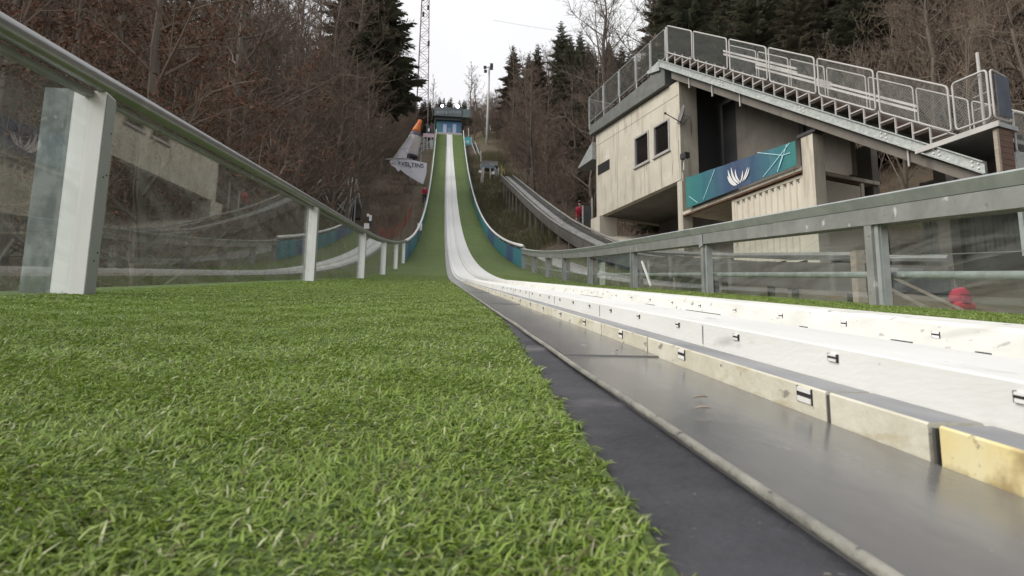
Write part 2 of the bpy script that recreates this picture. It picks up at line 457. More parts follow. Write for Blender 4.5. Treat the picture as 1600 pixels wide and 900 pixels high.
# inrun carriageway: solid base with the turf mats on it
b = MB().sweep([(-1.62,-.5),(-1.62,-.03),(3.05,-.03),(3.05,-.5)], YS)
structure(b.build('inrun_base', M['concrete_dark']))
def xo(y): return 1.36-.22*sm(70, 103, y)      # outer edge of the white track
def turf_edge(y): return min(.168, .083+.045*y)
b = MB()
b.sweep([(-1.60,-.03),(-1.60,-.004), lambda y: (turf_edge(y),-.004), lambda y: (turf_edge(y),-.03)], YS)
structure(b.build('turf_ground', M['turf']))
b = MB().sweep([lambda y: (xo(y),-.03), lambda y: (xo(y),.0),(3.0,.0),(3.0,-.03)], YS)
structure(b.build('turf_ground', M['turf']))

# ------------------------------------------------------------------ turf fibres
def blades(name, n, xr, yr, L, Wd, z0, seed, keep=None, ypow=1.0):
    g = np.random.default_rng(seed)
    x = g.uniform(xr[0], xr[1], n)
    t = g.uniform(0, 1, n)**ypow
    y = yr[0] + (yr[1]-yr[0])*t
    if keep is not None:
        k = keep(x, y); x, y = x[k], y[k]; n = len(x)
    z = T*y + .0026*np.maximum(0, y-11.3)**2 + z0
    # tufts lean together, mostly sideways
    az = g.normal(.25, 1.25, n) + 1.6*np.sin(x*23+y*7)*np.sin(y*19-x*5)
    lean = np.clip(g.normal(1.24, .24, n), .35, 1.52)
    ln = L*g.uniform(.55, 1.3, n)*(1+.25*np.sin(x*31)*np.sin(y*27)); w = Wd*g.uniform(.7, 1.25, n)
    dx, dy = np.cos(az), np.sin(az)
    sx, sy = -dy, dx
    tw = g.uniform(-.6, .6, n)
    def pt(f, ww, droop):
        h = ln*f
        px = x + dx*h*np.sin(lean*droop); py = y + dy*h*np.sin(lean*droop); pz = z + h*np.cos(lean*droop) + T*dy*h*np.sin(lean*droop)
        return (np.stack([px-sx*w*ww/2, py-sy*w*ww/2, pz-tw*w*ww*.5], 1), np.stack([px+sx*w*ww/2, py+sy*w*ww/2, pz+tw*w*ww*.5], 1))
    a0, a1 = pt(0, 1, .7); b0, b1 = pt(.55, .9, .85); c0, c1 = pt(1, .15, 1.12)
    V = np.stack([a0,a1,b0,b1,c0,c1], 1).reshape(-1, 3)
    base = (np.arange(n)*6)[:, None]
    q = np.concatenate([base+np.array([[0,1,3,2]]), base+np.array([[2,3,5,4]])], 1).reshape(-1, 4)
    me = bpy.data.meshes.new(name)
    me.vertices.add(len(V)); me.vertices.foreach_set('co', V.ravel())
    nf = len(q)
    me.loops.add(nf*4); me.loops.foreach_set('vertex_index', q.ravel().astype(np.int32))
    me.polygons.add(nf)
    me.polygons.foreach_set('loop_start', (np.arange(nf)*4).astype(np.int32))
    pal = np.array([(.168,.248,.033),(.226,.322,.052),(.205,.280,.050),(.30,.38,.11),(.092,.148,.026),(.45,.47,.27),(.14,.12,.055)])
    ix = g.choice(len(pal), n, p=[.25,.27,.17,.11,.12,.045,.035])
    c = pal[ix]*g.uniform(.78, 1.2, (n, 1))
    c *= (1 + .07*np.sin(x*2.9+1.3*np.sin(y*1.7))*np.sin(y*2.3+x))[:, None]
    c = np.concatenate([c, np.ones((n, 1))], 1)
    cv = np.repeat(c, 6, axis=0)
    at = me.color_attributes.new('Col', 'FLOAT_COLOR', 'POINT')
    at.data.foreach_set('color', cv.ravel().astype(np.float32))
    me.materials.append(M['blade'])
    me.update(calc_edges=True)
    return me

def join_np(meshes, name):
    import bmesh
    bm = bmesh.new()
    for me in meshes: bm.from_mesh(me)
    out = bpy.data.meshes.new(name); bm.to_mesh(out); bm.free()
    out.materials.append(M['blade'])
    for me in meshes: bpy.data.meshes.remove(me)
    return out
te = lambda x, y: x < np.minimum(.166, .083+.045*y) - .004 + .004*np.sin(y*60) + .004*np.sin(y*173+1)
mes = [
    blades('a', 150000, (-.75,.14), (.12,.85), .0098, .00125, -.005, 1, lambda x, y: te(x, y) & (x > -.9*y-.12)),
    blades('b', 190000, (-1.30,.16), (.75,2.2), .0092, .0017, -.005, 2, lambda x, y: te(x, y) & (x > -.85*y-.1), 1.1),
    blades('c', 130000, (-1.42,.165), (2.0,5.5), .0095, .0028, -.005, 3, te, 1.25),
    blades('d', 80000, (-1.45,.165), (5.2,17), .013, .007, -.006, 4, te, 1.4),
]
me = join_np(mes, 'turf_fibres')
o = bpy.data.objects.new('turf_fibres', me); COL.objects.link(o)
o['kind'] = 'stuff'; tag(o, 'short green artificial turf fibres covering the left half of the inrun', 'turf')
mes = [blades('e', 90000, (1.37,2.95), (2.2,6.5), .012, .0032, -.001, 5, None, 1.1),
       blades('f', 60000, (1.37,2.95), (6.2,18), .014, .007, -.002, 6, None, 1.4)]
me = join_np(mes, 'turf_fibres')
o = bpy.data.objects.new('turf_fibres', me); COL.objects.link(o)
o['kind'] = 'stuff'; tag(o, 'short green artificial turf fibres in the strip right of the white track', 'turf')

# ------------------------------------------------------------------ track
TR = thing('inrun_track', (.6,0,0), 'white plastic ski jump track with cream kerb and metal clips running uphill', 'ski track')
YT = [y for y in YS if y >= -.6]
MB().sweep([(.172,-.03),(.172,.001),(.3125,.001),(.3125,-.03)], YT).build('drip_tray', M['sheet'], TR)
# overlap seams of the sheet
for y in (.98, 2.71, 4.4):
    MB().sweep([(.176,.0012),(.176,.0032),(.3124,.0032),(.3124,.0012)], [y, y+.5, y+1.0]).build('tray_overlap', M['sheet'], TR)
# cream kerb in blocks, then one long run
edges = [.545, 1.035, 1.335, 1.94, 2.55, 3.16, 3.77, 4.38, 4.99, 5.6, 6.8, 8.0, 9.2]
first = [.427, .5425]
def kerb(y0, y1, mt, dx=0):
    n = max(1, int((y1-y0)/.4)); ys = [y0+.003+(y1-y0-.006)*i/n for i in range(n+1)]
    k = MB().sweep([(.3135+dx,-.02),(.3135+dx,.0238),(.315+dx,.0252),(.3515,.0252),(.3515,-.02)], ys)
    o = k.build('kerb_block', [mt, M['kerb_top']], TR)
    for p in o.data.polygons:
        if abs(p.normal.z) > .85: p.material_index = 1
    return o
kerb(.4265, .545, M['cream'])
for a, c in zip(edges[:-1], edges[1:]): kerb(a, c, M['cream'])
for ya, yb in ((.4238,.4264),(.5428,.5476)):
    MB().box((.3142,ya,-.02), (.3514,yb,.0225), lambda x, yy, z: (x, yy, z+prof(yy))).build('kerb_joint_shade', M['gap'], TR)  # dark inserts paint the shadow into the kerb gaps
yk = kerb(-.3, .4235, M['yellow'], .0012); yk['label'] = 'yellow painted end block'
lo = MB().sweep([(.3135,-.02),(.3135,.0252),(.3515,.0252),(.3515,-.02)], [y for y in YS if y > 9.3])
lo.build('kerb_run', M['ceramic'], TR)
# main white block
MB().sweep([(.352,-.03),(.3535,.0555),(.3555,.057),(.470,.057),(.474,.054),(.476,-.03)], YT).build('centre_block', M['ceramic'], TR)
MB().sweep([(.4765,-.03),(.4765,.012),(.7785,.012),(.7785,-.03)], YT).build('groove_floor', M['ceramic'], TR)
MB().sweep([(.779,-.03),(.779,.056),(.785,.062),(.86,.064),(.900,.054),(.903,-.03)], YT).build('outer_block', M['ceramic_worn'], TR)
MB().sweep([(.9035,-.03),(.9035,.050), lambda y: (xo(y)-.01,.012), lambda y: (xo(y)-.005,-.03)], YT).build('outer_shoulder', M['ceramic'], TR)
# thin joint lines in the centre block
for y in (.911, 1.518, 2.13, 2.74, 3.35, 3.96):
    MB().box((.3518,y-.0006,.028), (.3534,y+.0006,.053), lambda x, yy, z: (x, yy, z+prof(yy))).build('block_joint', M['kerb_top'], TR)
for i, (ya, yb) in enumerate(((1.14,1.30),(1.5,1.56),(2.0,2.3),(.56,.575),(.66,.69),(.86,.875))):
    MB().sweep([(.470,.0565),(.470,.0579),(.4735,.0579),(.4735,.0565)], [ya, (ya+yb)/2, yb]).build('seam_gap', M['dark'], TR)
# metal clips
def clip(y, x, zc, l, h, side=-1):
    f = lambda a, bb, c: (x+side*a, y+bb, prof(y+bb)+zc+c)
    k = MB()
    k.box((-.002,-l/2,-h*.13), (.0008,l/2,h*.2), f, 1)
    k.box((-.002,-l/2,h*.2), (.0016,l/2,h*.5), f, 0)
    k.box((-.002,-l/2,-h*.5), (.0016,l/2,-h*.13), f, 0)
    k.box((-.002,-l/2-.0012,-h*.56), (.0012,-l/2,h*.56), f, 1)
    k.box((-.002,l/2,-h*.56), (.0012,l/2+.0012,h*.56), f, 1)
    return k.build('metal_clip', [M['white_paint'], M['dark']], TR)
for i in range(18): clip(.580+.304*i, .3135, .0165, .022, .012)
for i in range(18): clip(.395+.2048*i, .3525, .047, .0125, .0065)
for i in range(14): clip(1.03+.25*i, .779, .040, .016, .009)

# hose lip + rubber strip
r = .0032
hp = [( .1715+.0012*math.sin(y*5.0)+.0008*math.sin(y*13), y, prof(y)+.0012) for y in [-.5+.06*i for i in range(60)]] + [(.1715, y, prof(y)+.0012) for y in YS if y > 3.3]
tag(MB().tube(hp, r, 10).build('rubber_edge_strip', M['lip'], smooth=True), 'pale rounded rubber lip along the left edge of the grey metal sheet', 'edge strip')
b = MB().sweep([lambda y: (turf_edge(y)-.03,-.0345), lambda y: (turf_edge(y)-.03,-.0075), (.1714,-.0035), (.1714,-.0345)], [y for y in YS if y < 9])
tag(b.build('rubber_mat', M['rubber']), 'black rubber mat strip between the turf and the grey metal sheet', 'rubber mat')
# bits of debris on the sheet
for k, (x, y, ln, a) in enumerate(((.2385,.628,.016,.2),(.221,.575,.013,-.1),(.262,1.02,.006,.5))):
    c = Vector((x, y, prof(y)+.0055)); d = Vector((math.cos(a), math.sin(a), T*math.sin(a)))*ln/2
    o = MB().tube([c-d, c-d*.3+Vector((0,0,.0008)), c+d*.5+Vector((0,0,.001)), c+d], [.0007,.0013,.0012,.0005], 6).build('wood_chip', M['pale_wood'])
    tag(o, ('longest brown wood splinter lying on the grey metal sheet', 'thin pale splinter lying on the sheet nearest the rubber lip',
            'tiny pale fleck lying farther up the grey metal sheet')[k], 'wood chip')

# ------------------------------------------------------------------ left glass railing
XL = -1.27
GL = thing('glass_railing', (XL-.06, 2.6, prof(2.6)), 'glass panelled railing with steel handrail and white posts along the left turf edge', 'railing')
yr = [-2.5+.5*i for i in range(58)]
MB().tube([(XL-.02, y, prof(y)+.803) for y in yr], .036, 14).build('handrail', M['rail_steel'], GL, smooth=True)
MB().sweep([(XL-.075,.744),(XL-.075,.768),(XL-.045,.768),(XL-.045,.744)], yr).build('glazing_channel', M['galv_old'], GL)
LP = [-1.9, 2.68, 7.2, 11.8, 16.2, 20.6, 24.6]
for i, y in enumerate(LP):
    z = prof(y)
    p = MB(); p.box((XL-(.115 if i < 2 else .088), y-.04, z-.06), (XL-.002, y+.04, z+.762)).build('post', M['alu'], GL)
    s_ = MB()
    s_.box((XL-.0015, y-.034, z-.02), (XL+.002, y+.04, z+.755))
    for zz in (.12, .155, .44, .455, .62):
        s_.sphere((XL+.002, y+(.0 if zz in (.12,.44) else .022), z+zz), .004, 6, 4, 1)
    s_.build('cover_strip', [M['strip'], M['black_metal']], p if False else GL)
    if i < 2:
        MB().box((XL-.225, y-.03, z-.06), (XL-.1155, y+.03, z+.77)).build('outer_plate', M['plate'], GL)
for y in LP[1:4]:
    for zz in (.16, .58):
        MB().box((XL-.074, y+.041, prof(y)+zz), (XL-.048, y+.085, prof(y)+zz+.045)).build('pane_clamp', M['galv_dull'], GL)
for a, c in zip(LP[:-1], LP[1:]):
    ys = [a+.045+(c-a-.09)*i/8 for i in range(9)]
    MB().sweep([(XL-.066,-.02),(XL-.066,.745),(XL-.056,.745),(XL-.056,-.02)], ys).build('glass_pane', M['glass'], GL)

# ------------------------------------------------------------------ right guard rail
XR = 2.78
GR = thing('guard_rail', (XR, 4.2, prof(4.2)), 'weathered galvanised guard rail with broad top beam and clear panels on the right', 'guard rail')
yr = [-2+.5*i for i in range(52)]
MB().sweep([(XR-.035,.525),(XR-.035,.634),(XR+.12,.634),(XR+.12,.525)], yr).build('top_beam', M['galv_old'], GR)
MB().sweep([(XR-.038,.637),(XR-.075,.700),(XR-.06,.712),(XR+.10,.712),(XR+.12,.700),(XR+.12,.637)], yr).build('hand_beam', M['galv_dull'], GR)
RP = [-1.5, 1.3, 4.2, 7.07, 9.85, 12.8, 15.56, 18.1, 20.85, 23.5]
for y in RP:
    z = prof(y)
    MB().box((XR-.032, y-.055, z-.1), (XR+.05, y+.02, z+.524)).build('post', M['galv_old'], GR)
    q = MB()
    q.box((XR-.012, y-.095, z-.1), (XR+.002, y-.056, z+.524)); q.box((XR+.003, y-.10, z-.1), (XR+.05, y-.085, z+.524))
    q.build('post_channel', M['galv_dull'], GR)
q = MB().box((XR-.045, 7.0, prof(7.03)+.50), (XR-.041, 7.1, prof(7.03)+.625)); q.build('splice_plate', M['galv_dull'], GR)
MB().tube([(XR+.12, y, prof(y)+.20) for y in yr], .024, 10).build('lower_tube', M['galv'], GR, smooth=True)
MB().tube([(XR+.14, y, prof(y)+.325) for y in yr if y < 13], .0025, 6).build('tension_wire', M['wire'], GR)
for a, c in zip(RP[:-1], RP[1:]):
    ys = [a+.03+(c-a-.14)*i/6 for i in range(7)]
    MB().sweep([(XR+.055,-.04),(XR+.055,.52),(XR+.063,.52),(XR+.063,-.04)], ys).build('glass_pane', M['glass'], GR)

# ------------------------------------------------------------------ teal barriers further up
def barrier(x, sgn, y0, label):
    G = thing('banner_barrier', (x, y0, prof(y0)), label, 'barrier')
    ys = [y0+(103-y0)*i/70 for i in range(71)]
    MB().sweep([(x-.012,.02),(x-.012,.66),(x+.012,.66),(x+.012,.02)], ys).build('printed_board', M['board'], G)
    MB().tube([(x-.0*sgn, y, prof(y)+.80) for y in ys], .055, 8).build('top_rail', M['white_paint'], G, smooth=True)
    MB().tube([(x+sgn*.1, y, prof(y)+.70) for y in ys], .03, 6).build('inner_rail', M['galv_old'], G)
    for i in range(30):
        y = y0+.05+(102.8-y0)*i/29
        MB().box((x+sgn*.03, y-.03, prof(y)-.1), (x+sgn*.09, y+.03, prof(y)+.78)).build('post', M['galv_dull'], G)
barrier(XL-.03, -1, 25.2, 'teal printed barrier with white top rail on the left of the inrun')
barrier(XR+.02, 1, 23.7, 'teal printed barrier with white top rail on the right of the inrun')

# ------------------------------------------------------------------ building frame of reference
dB = Vector((.3113,-.9503,0)); nB = Vector((.9503,.3113,0)); OB = Vector((10.35,18.29,0))
def Bw(u, w, z): 
    p = OB + dB*u + nB*w
    return (p.x, p.y, z)
BL = thing('concrete_building', Bw(-6, 1, 5), 'pale concrete hut with two dark windows raised on columns beside the inrun', 'building')
# facade: cast panels with open joints and two window holes
us = [-11.65,-9.95,-8.66,-7.66,-7.35,-6.34,-5.72]; zs = [8.28, 9.6, 10.88, 12.12]
k = MB()
for i in range(6):
    for j in range(3):
        if j == 1 and i in (2, 4): continue
        # keep joints only where the photo shows them
        gl = .006 if i in (1,) else 0
        k.box((us[i]+gl, 0, zs[j]), (us[i+1], .25, zs[j+1] - (.012 if (j == 2) else 0)), Bw)
k.build('facade_wall', M['concrete'], BL)
k = MB()
for u in (-9.95, -8.0, -6.9): k.box((u-.007, -.003, 8.3 if u > -9 else 8.3), (u+.007, .0, 9.58 if u > -9 else 12.1), Bw)
k.box((-11.6,-.003,11.55), (-5.75,.0,11.57), Bw)
k.build('panel_joint', M['concrete_dark'], BL)
MB().box((-5.972,.251,8.28), (-5.72,.80,12.1), Bw).build('side_wall', M['concrete'], BL)
MB().box((-5.93,.801,8.28), (-5.80,3.6,12.1), Bw).build('dark_room_sheet', M['black_metal'], BL)  # black sheet painting the dark of the open room behind
MB().box((-11.65,.251,8.28), (-11.4,3.6,12.1), Bw).build('end_wall', M['concrete'], BL)
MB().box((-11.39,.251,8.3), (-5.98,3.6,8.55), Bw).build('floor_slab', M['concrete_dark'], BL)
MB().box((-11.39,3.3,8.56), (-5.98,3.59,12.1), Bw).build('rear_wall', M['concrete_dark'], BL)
for u0, u1 in ((-8.66,-7.66),(-7.35,-6.34)):
    w_ = MB()
    for a, c, e, g in ((u0,u0+.07,9.6,10.88),(u1-.07,u1,9.6,10.88),(u0+.07,u1-.07,9.6,9.68),(u0+.07,u1-.07,10.8,10.88)):
        w_.box((a+.002,-.03,e+.002), (c-.002,.12,g-.002), Bw)
    wo = w_.build('window', M['frame'], BL)
    MB().box((u0+.07,.05,9.68), (u1-.07,.07,10.8), Bw).build('pane', M['glass_dark'], wo)
    MB().box((u0-.04,-.07,9.555), (u1+.04,-.004,9.595), Bw).build('sill', M['frame'], wo)
v_ = MB().box((-11.5,-.02,10.17), (-10.55,-.003,10.62), Bw)
for i in range(5): v_.box((-11.47,-.035,10.2+.085*i), (-10.58,-.021,10.235+.085*i), Bw)
v_.build('vent_grille', M['black_metal'], BL)
MB().box((-11.95,-.12,5.9), (-11.2,.75,8.26), Bw).build('base_pillar', M['concrete'], BL)
# carrying columns
MB().box((-6.0,.02,3.9), (-5.72,.45,8.27), Bw).build('column', M['concrete'], BL)
MB().box((-.2,.0,3.0), (.22,.42,7.9), Bw).build('column', M['concrete'], BL)
MB().box((1.55,3.1,3.4), (1.9,3.5,7.0), Bw).build('column', M['concrete_dark'], BL)
MB().box((-.32,-.04,7.905), (.36,.5,8.0), Bw).build('column_cap', M['black_metal'], BL)
# lower back wall and ramp
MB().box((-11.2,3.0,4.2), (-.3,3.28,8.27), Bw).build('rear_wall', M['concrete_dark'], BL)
MB().hexa([Bw(-11.19,.1,5.6), Bw(-6.1,.1,4.0), Bw(-6.1,2.99,4.0), Bw(-11.19,2.99,5.6), Bw(-11.19,.1,7.35), Bw(-6.1,.1,5.35), Bw(-6.1,2.99,5.75), Bw(-11.19,2.99,7.75)]).build('ramp', M['concrete'], BL)
# deck behind the banner
MB().box((-5.7,-.02,6.93), (-.22,3.2,7.04), Bw).build('deck', M['concrete'], BL)
MB().box((-5.7,.0,6.885), (-.24,.1,6.925), Bw).build('deck_beam', M['rust'], BL)
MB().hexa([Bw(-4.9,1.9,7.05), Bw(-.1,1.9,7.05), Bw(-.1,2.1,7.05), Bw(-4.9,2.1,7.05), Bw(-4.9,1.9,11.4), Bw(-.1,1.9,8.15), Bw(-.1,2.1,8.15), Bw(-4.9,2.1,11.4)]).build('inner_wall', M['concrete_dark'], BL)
MB().box((-1.95,1.82,7.05), (-1.75,1.895,9.4), Bw).build('inner_post', M['black_metal'], BL)
MB().box((-5.715,2.0,7.05), (-4.92,2.05,11.5), Bw).build('opening_dark_sheet', M['black_metal'], BL)  # black sheet in place of the opening's unlit depth
# small canopy on the far end
MB().hexa([Bw(-12.9,-.2,10.9), Bw(-11.66,-.2,10.95), Bw(-11.66,1.5,10.95), Bw(-12.9,1.5,10.9), Bw(-12.9,-.2,10.98), Bw(-11.66,-.2,11.75), Bw(-11.66,1.5,11.75), Bw(-12.9,1.5,10.98)]).build('canopy', M['galv_dull'], BL)

# ------------------------------------------------------------------ stepped stand on top
ST = thing('spectator_stand', Bw(-1, 1, 7), 'galvanised steel stepped stand with wire mesh fences above the concrete hut', 'stand')
SL = .675
bt = lambda u: 13.1-SL*(u+6.3)       # top edge of the side beam
def slope_box(u0, u1, w0, w1, dz0, dz1):
    return [Bw(u0,w0,bt(u0)+dz0), Bw(u1,w0,bt(u1)+dz0), Bw(u1,w1,bt(u1)+dz0), Bw(u0,w1,bt(u0)+dz0),
            Bw(u0,w0,bt(u0)+dz1), Bw(u1,w0,bt(u1)+dz1), Bw(u1,w1,bt(u1)+dz1), Bw(u0,w1,bt(u0)+dz1)]
for w in (-.28, 2.6):
    q = MB().hexa(slope_box(-6.5, 5.0, w, w+.09, -.30, 0))
    q.hexa(slope_box(-6.5, 5.0, w-.06, w-.002, -.03, 0)); q.hexa(slope_box(-6.5, 5.0, w-.06, w-.002, -.30, -.27))
    q.build('side_beam', M['galv'], ST)
q = MB()
for u in (-3.2, .1, 2.6, 3.9, 4.75):
    for dz in (-.1,-.2):
        for du in (0,.13): q.sphere(Bw(u+du, -.285, bt(u+du)+dz), .03, 8, 5)
q.build('bolt', M['white_paint'], ST)
# roof slab over the hut and the slab under the steps
q = MB().hexa([Bw(-11.9,-.2,12.14), Bw(-6.3,-.2,12.14), Bw(-6.3,3.7,12.14), Bw(-11.9,3.7,12.14), Bw(-11.9,-.2,12.52), Bw(-6.3,-.2,12.92), Bw(-6.3,3.7,12.92), Bw(-11.9,3.7,12.52)])
q.build('roof_slab', mat('dark_grey_roof_sheet', (.10,.108,.10), .6, var=(.145,.15,.14), scale=3), ST)
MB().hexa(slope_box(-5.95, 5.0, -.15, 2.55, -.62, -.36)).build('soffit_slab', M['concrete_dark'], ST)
q = MB().hexa([Bw(-7.3,-.29,12.99), Bw(-6.52,-.29,12.8), Bw(-6.52,-.2,12.8), Bw(-7.3,-.2,12.99), Bw(-7.3,-.29,13.1), Bw(-6.52,-.29,13.2), Bw(-6.52,-.2,13.2), Bw(-7.3,-.2,13.1)])
q.build('corner_bracket', M['galv'], ST)
for u in (-4.9,-3.7,-2.4,3.2):
    MB().box((u-.02,-.2,bt(u)-.75), (u+.02,-.16,bt(u)-.3), Bw).build('drip_bracket', M['pole'], ST)
# treads, risers and the brackets that carry them
n = 24
for i in range(n):
    u = -6.1+.43*i; z = bt(u)
    MB().box((u,-.15,z+.06), (u+.40,2.5,z+.10), Bw).build('tread', M['stained_wood'], ST)
    q = MB().box((u-.012,-.12,z+.11), (u+.012,2.5,z+.33), Bw); q.build('riser', M['brown_wood'], ST)
    if i % 1 == 0:
        q = MB()
        q.bar(Bw(u+.02,-.2,z-.02), Bw(u+.02,-.2,z+.47), .035, .035)
        q.bar(Bw(u+.02,-.2,z+.12), Bw(u+.42,-.2,z+.12), .03, .03)
        q.build('step_bracket', M['pole'], ST)
# mesh panels
def net_pts(a, b_, c, d, pitch=.07, r=.0022):
    """diagonal wire net in the quad a(bl) b(br) c(tr) d(tl)"""
    a, b_, c, d = map(Vector, (a, b_, c, d))
    W_ = (b_-a).length; H_ = (d-a).length
    P = lambda s, t: a*(1-s)*(1-t) + b_*s*(1-t) + c*s*t + d*(1-s)*t
    q = MB()
    k = -H_
    while k < W_:
        # rising wire x = k + y, falling wire x = k + H - y
        y0 = max(0, -k); y1 = min(H_, W_-k)
        if y1-y0 > .03:
            q.tube([P((k+y0)/W_, y0/H_), P((k+y1)/W_, y1/H_)], r, 3, caps=False)
            q.tube([P((k+H_-(H_-y0))/W_ if False else (k+y0)/W_, 1-y0/H_), P((k+y1)/W_, 1-y1/H_)], r, 3, caps=False)
        k += pitch
    return q
def rounded(a, b_, c, d, rr=.09):
    pts = []
    quad = [Vector(p) for p in (a, b_, c, d)]
    for i in range(4):
        p = quad[i]; pr = quad[i-1]; nx = quad[(i+1) % 4]
        e0 = p+(pr-p).normalized()*rr; e1 = p+(nx-p).normalized()*rr
        for t in (0,.33,.67,1):
            pts.append(e0*(1-t)**2 + p*2*t*(1-t) + e1*t*t)
    return pts+[pts[0]]
def panel(a, b_, c, d, parent, r=.024, pitch=.07, mt='pole'):
    o = MB().tube(rounded(a, b_, c, d), r, 6, caps=False).build('fence_panel', M[mt], parent, smooth=True)
    net_pts(a, b_, c, d, pitch).build('wire_mesh', M['wire'], o)
    return o
ft = lambda u: 14.45-.667*(u+6.1)
spans = [(-6.05,-4.64),(-4.55,-2.87),(-2.75,-1.15),(-1.05,.63),(.74,2.45),(2.57,4.32)]
for u0, u1 in spans:
    panel(Bw(u0,-.22,ft(u0)-1.1), Bw(u1,-.22,ft(u1)-1.1), Bw(u1,-.22,ft(u1)), Bw(u0,-.22,ft(u0)), ST)
panel(Bw(4.43,-.22,6.40), Bw(5.2,-.22,6.40), Bw(5.2,-.22,7.52), Bw(4.43,-.22,7.52), ST)
panel(Bw(5.25,-.17,6.40), Bw(5.25,.40,6.40), Bw(5.25,.40,7.44), Bw(5.25,-.17,7.52), ST)
# far side of the steps
for u0, u1 in ((-5.9,-4.5),(-4.4,-3),(-2.9,-1.5),(-1.4,.0),(.1,1.5),(1.6,3.0),(3.1,4.4)):
    panel(Bw(u0,2.62,ft(u0)-1.2), Bw(u1,2.62,ft(u1)-1.2), Bw(u1,2.62,ft(u1)-.1), Bw(u0,2.62,ft(u0)-.1), ST, .02, .09)
# fence along the roof edge over the hut
ru = [-11.95,-10.7,-9.45,-8.2,-7.2,-6.2]
rz = lambda u: 12.62+.08*(u+11.95)
for u0, u1 in zip(ru[:-1], ru[1:]):
    panel(Bw(u0+.03,-.2,rz(u0)+.12), Bw(u1-.03,-.2,rz(u1)+.12), Bw(u1-.03,-.2,rz(u1)+1.3), Bw(u0+.03,-.2,rz(u0)+1.3), ST, .02, .07, 'galv_dull')
for u in ru:
    MB().tube([Bw(u,-.16,rz(u)-.2), Bw(u,-.16,rz(u)+1.36)], .03, 6).build('fence_post', M['galv'], ST)
panel(Bw(-11.98,-.15,12.7), Bw(-11.98,3.2,12.7), Bw(-11.98,3.2,13.9), Bw(-11.98,-.15,13.9), ST, .02, .07, 'galv_dull')
q = MB()
for i in range(8):
    u = -10.6+.45*i
    q.box((u,.1,rz(u)+.28), (u+.36,3,rz(u)+.32), Bw); q.bar(Bw(u+.05,-.12,rz(u)-.08), Bw(u+.05,-.12,rz(u)+.3), .03)
q.build('seat_row', M['stained_wood'], ST)
# pale planks behind the mesh
for u0, u1, o_ in ((-3.35,-.3,-.62),(-1.9,.9,-.80),(.35,3.35,-.84)):
    q = MB()
    for dz in (0,.12):
        q.hexa([Bw(u0,.05,ft(u0)+o_+dz), Bw(u1,.05,ft(u1)+o_+dz), Bw(u1,.12,ft(u1)+o_+dz), Bw(u0,.12,ft(u0)+o_+dz),
                Bw(u0,.05,ft(u0)+o_+dz+.07), Bw(u1,.05,ft(u1)+o_+dz+.07), Bw(u1,.12,ft(u1)+o_+dz+.07), Bw(u0,.12,ft(u0)+o_+dz+.07)])
    q.build('plank', M['plank'], ST)
# lower landing
MB().box((3.5,-.3,6.16), (5.35,.45,6.26), Bw).build('landing', M['galv_dull'], ST)
MB().box((3.5,.451,6.16), (4.9,2.7,6.26), Bw).build('landing', M['galv_dull'], ST)
MB().box((3.5,-.36,6.12), (5.42,-.305,6.24), Bw).build('landing_edge', M['pole'], ST)
q = MB()
for i in range(7): q.box((5.26,-.2,5.2+.135*i), (5.31,.28,5.2+.135*i+.128), Bw)
q.build('plank_wall', M['brown_wood'], ST)
MB().box((5.24,-.28,5.15), (5.32,-.205,6.11), Bw).build('end_post', M['pale_wood'], ST)
MB().box((3.9,1.4,5.15), (5.25,1.5,6.1), Bw).build('back_panel', M['stained_wood'], ST)
MB().tube([Bw(4.98,-.1,6.26), Bw(4.98,-.1,8.05)], .035, 8).build('flag_pole', M['pole'], ST)
MB().box((5.29,-.1,6.45), (5.31,.36,7.4), Bw).build('wind_cloth', mat('blue_grey_cloth', (.06,.075,.10), .8, var=(.09,.105,.13), scale=3), ST)
for z in (6.75,7.05): MB().tube([Bw(4.8,-.1,z), Bw(5.15,-.1,z+.02), Bw(5.2,.1,z-.04)], .014, 5).build('gate_hook', M['pole'], ST)
panel(Bw(5.25,.48,5.72), Bw(5.25,2.4,5.72), Bw(5.25,2.4,6.66), Bw(5.25,.48,6.66), ST)
q = MB()
for i in range(26): q.box((5.20+(.03 if i % 2 else 0),.36+.1*i,3.4), (5.29,.36+.1*i+.098,5.70), Bw)
q.build('corrugated_screen', M['galv_dull'], ST)

